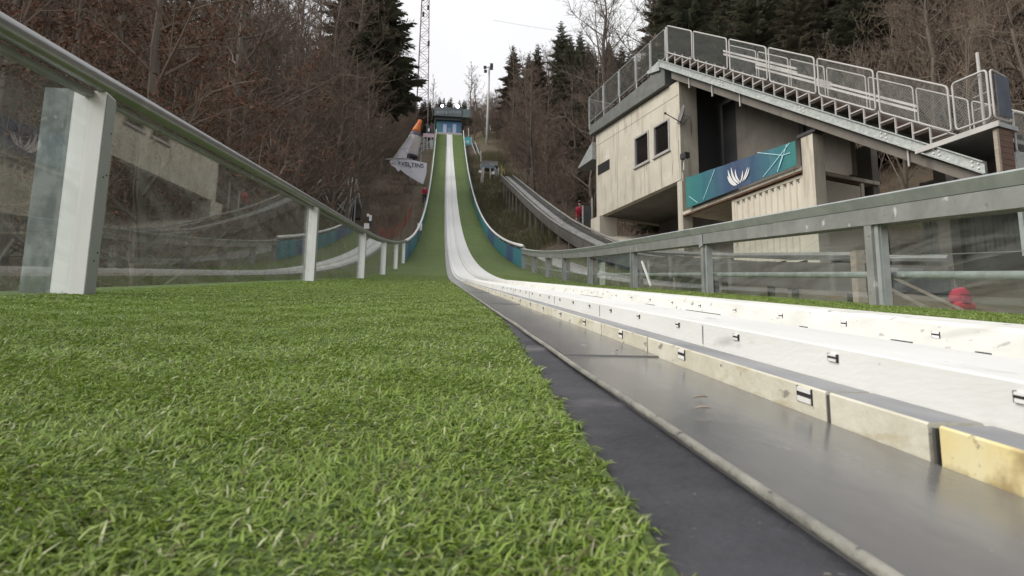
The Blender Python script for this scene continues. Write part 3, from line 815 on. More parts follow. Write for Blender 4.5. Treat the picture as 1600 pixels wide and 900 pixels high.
# ------------------------------------------------------------------ containers
def container(u0, u1, w0, w1, z0, z1, body, label):
    G = thing('shipping_container', Bw((u0+u1)/2, (w0+w1)/2, z0), label, 'container')
    # corrugated long sides
    def side(w, dw):
        vs = []; fs = []; n = int((u1-u0-.2)/.07); st = (u1-u0-.2)/n
        prof_ = [0,0,1,1]
        pts = []
        u = u0+.1
        i = 0
        while u < u1-.1-.001:
            pts += [(u,0),(u+.09,0),(u+.125,1),(u+.215,1)]; u += .25
        pts.append((u1-.1,0))
        pts = [p for p in pts if p[0] <= u1-.1+1e-6]
        for (uu, d) in pts:
            vs += [Bw(uu, w+dw*(.01+d*.04), z0+.16), Bw(uu, w+dw*(.01+d*.04), z1-.1)]
        for i in range(len(pts)-1): fs.append((2*i,2*i+2,2*i+3,2*i+1))
        return vs, fs
    q = MB(); q.add(*side(w0, 1)); q.add(*side(w1, -1))
    q.box((u0+.03,w0+.1,z0+.16), (u0+.06,w1-.1,z1-.1), Bw); q.box((u1-.06,w0+.1,z0+.16), (u1-.03,w1-.1,z1-.1), Bw)
    q.build('wall', body, G, fix=False)
    f = MB()
    for u in (u0, u1-.12):
        for w in (w0-.005, w1-.12):
            f.box((u,w,z0), (u+.12,w+.125,z1), Bw)
    for w in (w0-.003, w1-.06):
        f.box((u0+.121,w,z0+.02), (u1-.121,w+.06,z0+.17), Bw); f.box((u0+.121,w,z1-.11), (u1-.121,w+.06,z1-.02), Bw)
    f.build('frame', body, G)
    MB().box((u0+.05,w0+.06,z1-.05), (u1-.05,w1-.06,z1-.025), Bw).build('roof', M['rust'], G)
    k = MB()
    for u in (u0+.9, u0+1.9): k.box((u,w0-.006,z0+.03), (u+.3,w0-.0035,z0+.15), Bw)
    k.build('fork_pocket', M['black_metal'], G)
    k = MB()
    uu = u0+.25
    while uu < u1-.2:
        k.box((uu,w0-.006,z1-.19), (uu+.07,w0+.02,z1-.165), Bw); uu += .25
    k.build('vent_slot', M['black_metal'], G)
container(-3.3, -.22, .12, 2.5, 4.30, 6.88, M['container'], 'cream corrugated shipping container under the blue banner')
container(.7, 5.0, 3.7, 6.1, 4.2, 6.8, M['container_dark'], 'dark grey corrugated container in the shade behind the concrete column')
# supports so the front container does not hover
for u in (-3.0, -.35):
    o = MB().box((u-.12,.2,3.0), (u+.12,2.4,4.295), Bw).build('support_block', M['concrete_dark'])
    tag(o, 'concrete block under the far end of the cream container' if u < 0 else 'concrete block under the near end of the cream container', 'concrete block', 'blocks under the cream container')

# ------------------------------------------------------------------ banner with emblem
BA = thing('event_banner', Bw(-2.7,-.15,7.05), 'teal and navy banner with white petal emblem hung along the upper deck', 'banner')
zt_ = lambda u: 8.17+(7.80-8.17)*(u+5.25)/5.0
q = MB(); nn = 24
for i in range(nn):
    a = -5.25+5.0*i/nn; c = -5.25+5.0*(i+1)/nn
    wv = lambda u: -.16+.012*math.sin(u*5.1)+.008*math.sin(u*11)
    q.hexa([Bw(a,wv(a),7.06), Bw(c,wv(c),7.06), Bw(c,wv(c)+.01,7.06), Bw(a,wv(a)+.01,7.06), Bw(a,wv(a),zt_(a)), Bw(c,wv(c),zt_(c)), Bw(c,wv(c)+.01,zt_(c)), Bw(a,wv(a)+.01,zt_(a))])
q.build('cloth', banner_mat(Bw(-5.25,0,7), tuple(dB), 5.0), BA)
line_m = mat('pale_blue_print', (.38,.62,.68), .6)
def bline(q, u0, z0, u1, z1, wd=.022):
    d = Vector((u1-u0, z1-z0)); nrm = Vector((-d.y, d.x)).normalized()*wd/2
    q.prism([Bw(u0-nrm.x,-.186,z0-nrm.y), Bw(u1-nrm.x,-.186,z1-nrm.y), Bw(u1+nrm.x,-.186,z1+nrm.y), Bw(u0+nrm.x,-.186,z0+nrm.y)], nB*.003)
q = MB()
for l in ((-5.1,7.45,-4.65,7.1),(-4.35,7.12,-3.72,8.0),(-1.75,7.94,-.75,7.52),(-.75,7.52,-.45,7.5),(-1.55,7.10,-.45,7.8),(-.9,7.2,-.55,7.8),(-.75,7.52,-.98,7.08)): bline(q, *l)
q.build('printed_lines', line_m, BA)
# emblem: six curved petals
def petal(q, base, tip, bend, wd):
    b0 = Vector(base); t0 = Vector(tip); d = t0-b0; nr = Vector((-d.y, d.x)).normalized()
    A = []; B_ = []
    for i in range(11):
        t = i/10; c = b0+d*t+nr*bend*math.sin(math.pi*t); h = wd*(math.sin(math.pi*min(1, t*.93+.06)))**.7/2
        A.append(c+nr*h); B_.append(c-nr*h)
    for i in range(10):
        pts = [A[i], A[i+1], B_[i+1], B_[i]]
        q.prism([Bw(p.x,-.186,p.y) for p in pts], nB*.003)
q = MB()
sc_ = lambda p: (-2.62+(p[0]+2.68)*.86, 7.16+(p[1]-7.16)*.86)
for base, tip, bend, wd in (((-2.85,7.17),(-3.26,7.66),.06,.085),((-2.77,7.17),(-3.22,7.90),.10,.10),((-2.66,7.19),(-3.04,7.93),.10,.10),((-2.60,7.23),(-2.83,7.80),.07,.075),
                            ((-2.60,7.20),(-2.44,7.62),-.04,.07),((-2.48,7.22),(-2.18,7.68),-.03,.07),((-2.38,7.24),(-2.10,7.64),-.04,.06)):
    petal(q, sc_(base), sc_(tip), bend*.86, wd*.86)
q.build('emblem', M['white_paint'], BA)

# satellite dish, floodlight on the corner of the hut
SD = thing('satellite_dish', Bw(-5.55,-.1,10.2), 'grey offset satellite dish on the corner of the concrete hut', 'satellite dish')
c = Vector(Bw(-5.45,-.12,10.62)); ax = (Vector(Bw(0,-1,0))-Vector(Bw(0,0,0))).normalized()*.9 - dB*.35 + Vector((0,0,.22)); ax.normalize()
a_ = ax.orthogonal().normalized(); b_ = ax.cross(a_)
q = MB(); vs = [c-ax*.07]; fs = []
for ri, (rr, dd) in enumerate(((.13,-.045),(.25,-.015),(.36,.03))):
    for kk in range(20):
        t = 2*math.pi*kk/20; vs.append(c+a_*rr*math.cos(t)+b_*rr*math.sin(t)+ax*dd)
for kk in range(20):
    fs.append((0,1+kk,1+(kk+1) % 20))
    for ri in range(2): fs.append((1+ri*20+kk,1+(ri+1)*20+kk,1+(ri+1)*20+(kk+1) % 20,1+ri*20+(kk+1) % 20))
q.add(vs, fs)
o = q.build('dish', mat('lilac_grey_enamel', (.17,.165,.17), .5), SD, smooth=True)
sol = o.modifiers.new('thick', 'SOLIDIFY'); sol.thickness = .012
q = MB(); f0 = c-Vector((0,0,.31)); f1 = c+ax*.62-Vector((0,0,.10))
q.tube([f0, f1], .018, 6); q.sphere(f1, .05, 8, 6); q.build('feed_arm', M['black_metal'], SD)
MB().tube([c-ax*.06, c-ax*.3, Vector(Bw(-5.75,.1,10.35))], .022, 6).build('bracket', M['galv_dull'], SD)
FL = thing('floodlight', Bw(-5.5,-.1,8.7), 'small dark floodlight on a bent white bracket below the satellite dish', 'floodlight')
q = MB(); q.tube([Bw(-5.72,.1,8.5), Bw(-5.45,-.1,8.55), Bw(-5.4,-.12,8.8), Bw(-5.2,-.15,8.95)], .025, 6); q.build('bracket', M['white_paint'], FL)
MB().box((-5.45,-.25,8.9), (-5.15,-.05,9.1), Bw).build('lamp_head', M['black_metal'], FL)
MB().tube([Bw(-5.55,-.06,8.15), Bw(-5.55,-.06,8.45)], .03, 6).build('cable_box', M['pole'], FL)

# ------------------------------------------------------------------ second, smaller inrun behind the hut
SJ = thing('small_inrun', (5.7, 40, 12), 'grey steel inrun of the smaller neighbouring jump sloping down behind the hut', 'ski jump inrun')
line = [(62,21.0),(52,16.85),(43.0,13.1),(37.5,10.85),(33,9.05),(29.5,7.75),(26.3,6.62),(22.9,5.45),(17,3.9),(12,2.75),(8,1.9)]
def sj(y):
    for (ya, za), (yb, zb) in zip(line[:-1], line[1:]):
        if yb <= y <= ya: return zb+(za-zb)*(y-yb)/(ya-yb)
    return line[-1][1]
ys = sorted({p[0] for p in line})
MB().sweep([(5.3,-.35),(5.3,-.12),(6.3,-.12),(6.3,-.35)], ys, sj).build('track_bed', mat('blue_grey_track_bed', (.05,.053,.06), .9, spec=.08, var=(.08,.083,.088), scale=2, stretch=(3,.5,1)), SJ)
MB().sweep([(5.62,-.118),(5.62,-.04),(5.95,-.04),(5.95,-.118)], ys, sj).build('track_strip', M['scaffold'], SJ)
for x in (5.22, 6.32):
    MB().sweep([(x-.03,-.4),(x-.03,.0),(x+.03,.0),(x+.03,-.4)], ys, sj).build('side_board', mat('grey_side_board', (.09,.083,.077), .85, spec=.15, var=(.14,.132,.122), scale=2), SJ)
    MB().tube([(x, y, sj(y)+.1) for y in ys], .05, 6).build('side_rail', M['scaffold'], SJ)
for y in [10+2.6*i for i in range(20)]:
    MB().box((5.25,y-.06,terrain(5.7,y)-.3), (5.37,y+.06,sj(y)-.36)).build('support_leg', M['concrete_dark'], SJ)
    MB().box((6.2,y-.06,terrain(6.2,y)-.3), (6.3,y+.06,sj(y)-.36)).build('support_leg', M['concrete_dark'], SJ)
# start platform of the small jump
SP = thing('start_platform', at_y(757, 283, 74), 'grey scaffold start platform with steps left of the small inrun top', 'platform')
def PX(x0, y0, x1, y1, Y, d, q=None, mi=0):
    """box whose front face fills the given picture rectangle at depth Y"""
    a = at_y(x0, y1, Y); c = at_y(x1, y0, Y)
    q = q or MB()
    return q.box((a[0], Y, a[2]), (c[0], Y+d, c[2]), None, mi)
PX(752,252,778,258,74,2).build('deck', M['scaffold'], SP)
PX(752,259,773,262,74,.2).build('blue_bar', mat('slate_blue_steel', (.12,.17,.21), .6), SP)
q = MB()
for i in range(9): PX(753+2.4*i,252.8,753.4+2.4*i+.5,251.9-.2,74,.1,q)
for x in (751.5, 754, 766, 774, 779): q.bar(at_y(x,286,74), at_y(x+(2 if x < 760 else 0),262,74), .12)
q.bar(at_y(751.3,253,74), at_y(751.3,236,74), .1)
q.build('scaffold_legs', M['pole'], SP)
PX(771,264,778,284,73.8,.4).build('step_side', M['scaffold'], SP)
PX(748.5,266,752,269.5,73.5,.4).build('white_sack', M['white_paint'], SP)
PX(768.5,268,773,272,73.5,.3).build('white_sheet', M['white_paint'], SP)
YF = thing('yellow_frame', at_y(785, 283, 64), 'small dull yellow tube frame at the top of the small inrun', 'frame')
q = MB()
for p0, p1 in (((783,277),(783.5,258)),((783,277),(787,264)),((787,264),(789,272)),((783.5,258),(786,268)),((782,284),(783,270))): q.tube([at_y(*p0,64), at_y(*p1,64)], .035, 6)
q.build('tubes', M['yellow_frame'], YF)

# ------------------------------------------------------------------ start house and its neighbours
SH = thing('start_house', (.6, 105, prof(104)), 'blue fronted start hut with two pale doors under a wide grey canopy', 'hut')
Y0 = 104.3
blue = mat('blue_front_print', (.05,.14,.30), .5, var=(.07,.21,.31), scale=.35)
PX(681.5,186.5,720.5,209,Y0,2.6).build('front_wall', blue, SH)
PX(681.5,187,689,209,Y0-.01,.005).build('green_panel', mat('green_blue_print', (.07,.21,.20), .5, var=(.05,.17,.2), scale=.6), SH)
for x in (692, 707):
    d = PX(x,194,x+6,208,Y0-.06,.05); d.build('door', mat('pale_lilac_door', (.50,.56,.72), .5, var=(.42,.48,.66), scale=1.5), SH)
PX(699.5,200,705,207,Y0-.04,.03).build('grey_hatch', mat('grey_hatch', (.16,.24,.34), .5), SH)
PX(680,180,721,186.3,Y0-.5,3.2).build('canopy_underside', M['black_metal'], SH)
PX(678,169,722,180.2,Y0-.9,4).build('canopy_fascia', mat('slate_fascia', (.07,.09,.10), .55, var=(.11,.13,.14), scale=.6), SH)
PX(722.2,171,738.5,183,Y0-.8,3.5).build('side_canopy', M['roof_green'], SH)
q = MB(); rr = random.Random(3); x = 681.0
while x < 720:
    w = rr.choice((.9,1.3,1.8)); h = rr.uniform(3.5,6)
    yb = 178.2-rr.uniform(0,1); PX(x, yb-h, x+w*.75, yb, Y0-.93, .02, q); x += w+.9
q.build('fascia_print', mat('pale_fascia_print', (.30,.33,.36), .6), SH)
em = bpy.data.materials.new('lit_lamp'); em.use_nodes = True
e_ = em.node_tree.nodes['Principled BSDF']; e_.inputs['Emission Color'].default_value = (1,.95,.92,1); e_.inputs['Emission Strength'].default_value = 9
for x, y, rad in ((691,165.3,.21),(715.2,166,.27)):
    MB().bar(at_y(x,169,Y0), at_y(x,y,Y0), .06).build('lamp_post', M['black_metal'], SH)
    p = at_y(x, y, Y0-.25); MB().sphere(p, rad, 10, 8).build('lamp', em, SH)
q = MB()
for x0, x1 in ((678.7,680.2),(720.8,722)): PX(x0,180.5,x1,210,Y0+.1,.2,q)
q.build('wall_post', M['galv_dull'], SH)
PX(683,208,722,211,103.3,.8).build('start_bar', M['pole'], SH)
PX(676,209,730,240,104.6,3).build('substructure', M['concrete_dark'], SH)
TB = thing('teal_board', at_y(731, 231, 98), 'small bright teal board right of the start hut', 'board')
PX(725.5,214.5,736.5,229,98,.1).build('face', mat('bright_teal_print', (.03,.30,.33), .5, var=(.10,.42,.45), scale=1.2), TB)
PX(726.5,219.5,733,224,97.97,.02).build('pale_print', mat('pale_teal_print', (.30,.62,.66), .5), TB)
PX(725,229.3,737,231,97.9,.2).build('ledge', M['plank'], TB)
q = MB(); q.bar(at_y(732,214,98), at_y(732,200,98), .14); q.bar(at_y(737,231,98), at_y(736.8,214,98), .1); q.bar(at_y(727,250,98), at_y(727,231,98), .2); q.bar(at_y(735,250,98), at_y(735,231,98), .2)
q.build('posts', M['pole'], TB)
MT = thing('service_stairs', at_y(741, 240, 96), 'grey metal service stairs right of the teal board', 'stairs')
q = MB()
for i in range(10): PX(737+i*.9,224+2.6*i,742+i*.9,224.8+2.6*i,96-.7*i,.7,q)
q.build('steps', M['scaffold'], MT)
q = MB(); q.bar(at_y(742,222,96), at_y(751,246,89), .12); q.bar(at_y(737,224,96), at_y(746,248,89), .12); q.build('stringer', M['galv_dull'], MT)
CR = thing('covered_ramp', at_y(780, 223, 104), 'pale slanting roof strip in the wood right of the light mast', 'roof')
a = at_y(767,213.5,104); c = at_y(789,226,98)
MB().bar(a, c, .7, .25).build('roof_strip', M['pole'], CR)
q = MB()
for t in (.1,.5,.9):
    p = a+(c-a)*t; q.bar(tuple(p), (p[0],p[1],terrain(p[0],p[1])-.3), .12)
q.build('posts', M['stained_wood'], CR)
# dark kit left of the hut
PL = thing('viewing_platform', at_y(668, 222, 96), 'small platform with pinkish skirt left of the start hut', 'platform')
PX(661,209,679,214,96,1.5).build('skirt', M['pink'], PL)
PX(666,196,672,209,96.3,.5).build('booth', mat('dark_teal_booth', (.03,.07,.085), .6), PL)
PX(672,193,679,208,96.6,.5).build('dark_box', M['black_metal'], PL)
PX(668.5,201,671.5,205,96.2,.05).build('white_notice', M['white_paint'], PL)
q = MB()
for x in (662,667,673,678): q.bar(at_y(x,246,95.8), at_y(x+.5,214,95.8), .14)
for y_ in (222,232): q.bar(at_y(661,y_,95.8), at_y(679,y_,95.8), .08)
q.bar(at_y(662,244,95.7), at_y(678,216,95.7), .07); q.bar(at_y(676,246,95.7), at_y(674,220,95.7), .5)
q.build('scaffold_legs', M['galv_dull'], PL)
PX(672,198,674,201,95.9,.05).build('red_flag', M['red'], PL)

# ------------------------------------------------------------------ tarpaulin with lettering + inflatable bottle
YV = 74.0
VT = thing('advertising_tarpaulin', at_y(640, 285, YV), 'white tarpaulin with dark VELTINS lettering on the left slope', 'tarpaulin')
def ppoly(pts, Y, d, tilt=0):
    return [tuple(at_y(x, y, Y)) for x, y in pts]
MB().prism(ppoly([(608,248),(640,249),(667,255),(666,272),(661,288),(650,282),(634,272),(626,265),(622,268),(618,262),(611,258)], YV, 0), (0,.12,.02)).build('lettered_sheet', M['grey_cloth'], VT)
MB().prism(ppoly([(616,246.5),(624,234),(633,222),(641,211),(645,213),(641,226),(637,238),(635,247.5)], YV+.5, 0), (0,.15,.02)).build('upper_sheet', M['grey_cloth'], VT)
q = MB(); q.tube([at_y(616,246.5,YV+.4), at_y(625,233.5,YV+.4), at_y(634,221.5,YV+.4), at_y(642,210.5,YV+.4)], .07, 6); q.tube([at_y(602,249.5,YV-.02), at_y(620,247,YV-.02), at_y(640,248,YV-.02)], .06, 6)
q.build('rope_hem', M['pole'], VT)
fc = bpy.data.curves.new('lettering', 'FONT'); fc.body = 'VELTINS'; fc.size = .90; fc.extrude = .01; fc.offset = .012; fc.space_character = 1.02
fc.align_x = 'CENTER'; fc.align_y = 'CENTER'
fo = bpy.data.objects.new('lettering', fc); COL.objects.link(fo); fo.parent = VT
p = at_y(644.5, 257.6, YV-.06); loc = Vector(p)-Vector(ROOTLOC[VT.name])
a = Vector(at_y(628,255.6,YV)); c = Vector(at_y(661,260.4,YV)); sx_ = (c-a).normalized()
fo.matrix_local = Matrix.Translation(loc) @ Matrix(((sx_.x,0,0,0),(sx_.y,0,-1,0),(sx_.z,1,0,0),(0,0,0,1)))
fo.scale = (.72,.72,.80)
fc.materials.append(mat('dark_print', (.03,.05,.06), .6))
bpy.context.view_layer.update()
lm_ = bpy.data.meshes.new_from_object(fo.evaluated_get(bpy.context.evaluated_depsgraph_get()))
fm_ = bpy.data.objects.new('lettering', lm_); COL.objects.link(fm_); fm_.parent = VT
fm_.matrix_local = fo.matrix_local.copy(); bpy.data.objects.remove(fo); fm_.name = 'lettering'
q = MB(); q.sphere(at_y(623.5,254.5,YV-.03), .16, 10, 6, sc=(.7,.3,1.2)); q.build('leaf_mark', mat('teal_leaf_print', (.05,.22,.24), .6), VT)
q = MB()
for x, y in ((611,258),(634,272),(650,282),(661,288)):
    p = at_y(x, y, YV+.2); q.tube([p, (p[0],p[1]+.1,min(p[2]-.3, terrain(p[0],p[1])-.2))], .05, 6)
q.build('stakes', M['stained_wood'], VT)
IB = thing('inflatable_bottle', at_y(645, 247, YV+1.5), 'large tilted bottle figure with cream label and orange neck beside the tarpaulin', 'inflatable')
ca = Vector(at_y(643,246,YV+1.5)); cb = Vector(at_y(650,205,YV+1.5)); cc = Vector(at_y(657,188,YV+1.5))
d1 = (cb-ca)
MB().tube([ca-d1*.03, ca, ca+d1*.5, ca+d1*.88, cb], [.5,.68,.70,.66,.46], 16).build('body', M['bottle'], IB, smooth=True)
MB().tube([ca+d1*.06, ca+d1*.78], [.715,.715], 16, caps=False).build('label_sleeve', M['label'], IB, smooth=True)
MB().tube([cb-d1*.1, cb+(cc-cb)*.15, cb+(cc-cb)*.6, cc], [.60,.45,.30,.22], 14).build('neck', M['orange'], IB, smooth=True)
q = MB(); q.bar(tuple(ca), (ca.x,ca.y,terrain(ca.x,ca.y)-.3), .25); q.bar(tuple(ca+d1*.5+Vector((.9,0,0))), (ca.x+.9,ca.y,terrain(ca.x+.9,ca.y)-.3), .15)
for t in (.15,.35,.55): q.bar(tuple(ca+d1*t+Vector((.7,-.2,0))), tuple(ca+d1*(t+.12)+Vector((1.25,-.2,0))), .1)
q.build('support_frame', M['galv_dull'], IB)

# ------------------------------------------------------------------ masts
LM = thing('lattice_mast', (-5.0,132,gprof(132)), 'tall slender lattice radio mast rising out of the picture behind the wood', 'mast')
zb = gprof(132)-1; top = 88.0
cx, cy = at_y(661,150,132)[0]+.0, 132
xt = at_y(664.5,0,132)[0]
def mleg(t, i, j):
    h = (1.45+( .72-1.45)*t); x = cx+(xt-cx)*t
    return (x+i*h/1.15, cy+j*h/1.15, zb+(top-zb)*t)
for i, j in ((-1,-1),(1,-1),(1,1),(-1,1)):
    MB().tube([mleg(0,i,j), mleg(1,i,j)], .085, 5).build('leg', M['mast'], LM)
q = MB(); nb = 24
for kx in range(nb):
    t0, t1 = kx/nb, (kx+1)/nb
    for (a, c) in (((-1,-1),(1,-1)),((1,-1),(1,1)),((1,1),(-1,1)),((-1,1),(-1,-1))):
        if kx % 2: a, c = c, a
        q.tube([mleg(t0,*a), mleg(t1,*c)], .045, 4, caps=False)
        q.tube([mleg(t0,*a), mleg(t0,*c)], .03, 4, caps=False)
q.build('bracing', M['mast'], LM)
for t, s_ in ((.56,1),(.72,-.4),(.76,.8),(.81,-.5),(.84,.9),(.88,-.7),(.91,.8),(.93,-.6),(.95,.9),(.97,.2)):
    p = mleg(t, s_, -1.1)
    MB().box((p[0]-.22,p[1]-.2,p[2]-.45), (p[0]+.22,p[1]+.1,p[2]+.5)).build('antenna', M['black_metal'], LM)
FM = thing('floodlight_mast', at_y(760,238,95), 'slim pale steel mast with four floodlights right of the start hut', 'light mast')
pa = Vector(at_y(760,240,95)); pa.z -= .5; pb = Vector(at_y(764.6,106,95))
MB().tube([pa, pb], [.2,.12], 8).build('pole', M['pole'], FM, smooth=True)
MB().bar(tuple(pb+Vector((-.6,0,-.05))), tuple(pb+Vector((.55,0,.3))), .1).build('cross_arm', M['galv_dull'], FM)
for x, y in ((757.8,105.5),(758.6,111.5),(768,101.5),(768,107)):
    p = at_y(x, y, 94.8); k = MB()
    k.box((p[0]-.2,p[1]-.15,p[2]-.16), (p[0]+.2,p[1]+.15,p[2]+.16)); k.box((p[0]-.22,p[1]-.19,p[2]-.18), (p[0]+.22,p[1]-.151,p[2]+.18))
    k.build('floodlight_head', M['black_metal'], FM)
OC = MB().tube([tuple(at_y(770+ (985-770)*t, 31+ 22*t + 6*math.sin(math.pi*t)*1.0, 118)) for t in [i/12 for i in range(13)]], .022, 4).build('overhead_cable', M['galv_dull'])
tag(OC, 'thin dark cable slung across the sky toward the tall conifers', 'cable')

# ------------------------------------------------------------------ bits beside the barrier
WP = thing('timber_post', (5.15,8.0,terrain(5.15,8)), 'square timber post with orange painted side behind the right guard rail', 'post')
z = prof(8)-.4
MB().box((5.08,8,z), (5.2,8.12,z+.98)).build('post', M['pale_wood'], WP)
MB().box((5.2015,8.005,z+.5), (5.206,8.115,z+.95)).build('orange_side', M['orange'], WP)
for k, (p0, p1, Y) in enumerate((((1402,437),(1515,490),4.9),((1398,455),(1450,484),5.0))):
    o = MB().bar(at_y(p0[0]-6,p0[1]-3,Y), at_y(p1[0]+40,p1[1]+19,Y-.35), .022, .022).build('timber_batten', M['pale_wood'])
    tag(o, ('upper slanting grey timber batten behind the right guard rail', 'lower short slanting timber batten behind the right guard rail')[k], 'batten')
SK = thing('red_bag', (5.2,6.1,terrain(5.2,6)), 'dark red rounded cloth bag behind the right guard rail', 'bag')
c = at_y(1500,465,6.1); q = MB()
q.sphere(c, .098, 24, 16, sc=(1,.8,1.0)); q.sphere((c[0]+.015,c[1]-.02,c[2]-.085), .09, 20, 12, sc=(1.25,.8,.75))
def fold(v, k):
    d = Vector(v)-Vector(c); a = math.atan2(d.x, d.z)
    return tuple(Vector(c)+d*(1+k*math.sin(a*9+d.y*30)+k*.7*math.sin(d.z*70+d.x*40)))
q.v = [fold(v, .035) for v in q.v]
q.build('body', M['red'], SK, smooth=True)
q = MB().sphere((c[0]+.0,c[1]-.085,c[2]-.03), .05, 16, 10, sc=(1.1,.45,.95)); q.build('front_pocket', mat('darker_red_cloth', (.20,.008,.025), .8), SK, smooth=True)
MB().tube([(c[0]-.055,c[1]-.085,c[2]+.02),(c[0],c[1]-.112,c[2]+.012),(c[0]+.055,c[1]-.085,c[2]+.02)], .004, 6).build('zip', M['black_metal'], SK)
MB().tube([(c[0]-.03,c[1],c[2]+.09),(c[0]-.015,c[1],c[2]+.125),(c[0]+.015,c[1],c[2]+.125),(c[0]+.03,c[1],c[2]+.09)], .006, 6).build('grab_loop', M['black_metal'], SK)
MB().box((c[0]+.03,c[1]-.09,c[2]-.18), (c[0]+.3,c[1]+.12,c[2]-.12)).build('tray', M['rust'], SK)
MB().box((c[0]-.2,c[1]-.2,terrain(5.2,6)-.2), (c[0]+.4,c[1]+.2,c[2]-.181)).build('low_bench', M['concrete_dark'], SK)
o = MB().bar(at_y(1003,408,9.4), at_y(1017,447,9.2), .025, .02).build('leaning_stick', M['white_paint'])
tag(o, 'white stick leaning behind the right guard rail', 'stick')
o = MB().box((2.93,12.45,prof(12.5)-.1), (3.0,12.6,prof(12.5)+.42)).build('marker_post', M['white_paint'])
tag(o, 'short white marker post at the right guard rail', 'marker post')
o = MB().box((2.93,3.02,prof(3.05)-.1), (3.02,3.10,prof(3.05)+.10)).build('stub_post', M['galv'])
tag(o, 'short galvanised stub at the far right picture edge', 'stub post')

# tubular frames on the left slope
YFm = 45
for kk, (label, segs) in enumerate((
    ('pale tubular lattice frame lying nearest the handrail on the left slope', [((478,305),(507,276)),((507,276),(507,300)),((507,300),(515,320)),((484,312),(503,290)),((490,318),(509,296)),((492,293),(512,318)),((487,301),(500,322)),((507,284),(520,312)),((478,305),(480,320))]),
    ('pale tubular lattice frame with upright poles on the left slope', [((520,345),(522,305)),((522,305),(545,278)),((544,340),(544,276)),((544,340),(551,277)),((532,335),(545,300)),((528,318),(541,332)),((526,330),(540,312)),((516,330),(538,295)),((549,340),(556,285))]),
    ('short tripod of pale poles over a dark opening on the left slope', [((557,280),(557,310)),((557,284),(564,325)),((553,318),(557,286)),((545,338),(551,310))]))):
    c = at_y(segs[0][0][0], 345, YFm); G = thing('tubular_frame', c, label, 'frame', 'tubular frames on the left slope')
    q = MB()
    for i, (a, c2) in enumerate(segs): q.tube([at_y(*a, YFm+.25*(i % 3)), at_y(*c2, YFm+.25*((i+1) % 3))], .05 if i < 2 else .035, 6)
    q.build('tubes', M['pole'] if kk else M['galv_dull'], G, smooth=True)
    q = MB()
    for (a, c2) in segs[:1]+segs[-1:]:
        p = at_y(*a, YFm); q.tube([p, (p[0],p[1],terrain(p[0],p[1])-.2)], .04, 6)
    q.build('feet', M['galv_dull'], G)
o = PX(553,318,563,340,YFm+.6,.6).build('crate', M['black_metal']); tag(o, 'dark box under the tripod of pale poles on the left slope', 'box')
p = at_y(578,346,38); G = thing('notice_stand', (p[0],p[1],terrain(p[0],p[1])), 'small black and white notice on a stake left of the turf curve', 'sign')
PX(573,334,577,338,38,.05).build('notice', M['white_paint'], G); PX(576.5,336,581,345,38.1,.05).build('notice', M['white_paint'], G); PX(574.5,338.5,581,352,38.2,.05).build('board', M['black_metal'], G)
PX(568.5,349,577,357,37.9,.05).build('notice', M['white_paint'], G)
q = MB(); pz = at_y(578,350,38.2); q.bar((pz[0],38.3,pz[2]), (pz[0],38.3,terrain(pz[0],38.3)-.2), .06); q.build('stake', M['stained_wood'], G)
# orange net
NE = thing('safety_net', at_y(605,372,36), 'sagging orange safety net on the slope left of the inrun', 'net')
q = MB(); pts = [((592,365),(592,352)),((600,372),(601,358)),((612,371),(613,356)),((625,366),(628,345)),((632,355),(637,330)),((640,345),(646,318))]
for i in range(len(pts)-1):
    (b0, t0), (b1, t1) = pts[i], pts[i+1]
    net_ = net_pts(at_y(*b0,36+.1*i), at_y(*b1,36.1+.1*i), at_y(*t1,36.1+.1*i), at_y(*t0,36+.1*i), .11, .011)
    q.add(net_.v, net_.f)
q.build('mesh', M['net'], NE)
q = MB()
for b0, t0 in pts:
    p = at_y(*t0,36.3); q.tube([tuple(p), (p[0],p[1],terrain(p[0],p[1])-.3)], .03, 5)
q.build('stakes', M['stained_wood'], NE)
o = PX(652,349,659.5,360,40,.25).build('control_box', M['white_paint']); tag(o, 'small white control box behind the left barrier', 'box')
p = at_y(655,355,40); MB().bar((p[0],40.1,p[2]-.15), (p[0],40.1,terrain(p[0],40)-.2), .08).build('pedestal', M['galv_dull'], o)

# lamp on a trunk in the left wood
o = thing('trail_sign', at_y(466,258,40), 'small pale plate on a pole in the left wood', 'sign')
PX(464.5,252,468.5,262,40,.06).build('plate', M['white_paint'], o)
p = at_y(466,262,40.1); MB().tube([(p[0],40.1,p[2]+.3), (p[0],40.1,terrain(p[0],40)-.2)], .14, 8).build('pole', M['bark'], o)

# ------------------------------------------------------------------ people
def skinned(name, joints, edges, m, parent=None, level=1):
    names = list(joints); me = bpy.data.meshes.new(name)
    off = Vector(ROOTLOC.get(parent.name, (0,0,0))) if parent else Vector()
    me.from_pydata([Vector(joints[n][0])-off for n in names], [(names.index(a), names.index(b)) for a, b in edges], [])
    o = bpy.data.objects.new(name, me); COL.objects.link(o)
    o.modifiers.new('skin', 'SKIN'); sk = me.skin_vertices[0].data
    for i, n in enumerate(names):
        r_ = joints[n][1]; sk[i].radius = r_ if isinstance(r_, tuple) else (r_, r_)
    sk[0].use_root = True
    sb = o.modifiers.new('sub', 'SUBSURF'); sb.levels = level; sb.render_levels = level
    dg = bpy.context.evaluated_depsgraph_get(); dg.update()
    out = bpy.data.meshes.new_from_object(o.evaluated_get(dg))
    bpy.data.objects.remove(o)
    out.materials.clear(); out.materials.append(m)
    out.polygons.foreach_set('use_smooth', [True]*len(out.polygons))
    o = bpy.data.objects.new(name, out); COL.objects.link(o)
    if parent: o.parent = parent
    return o
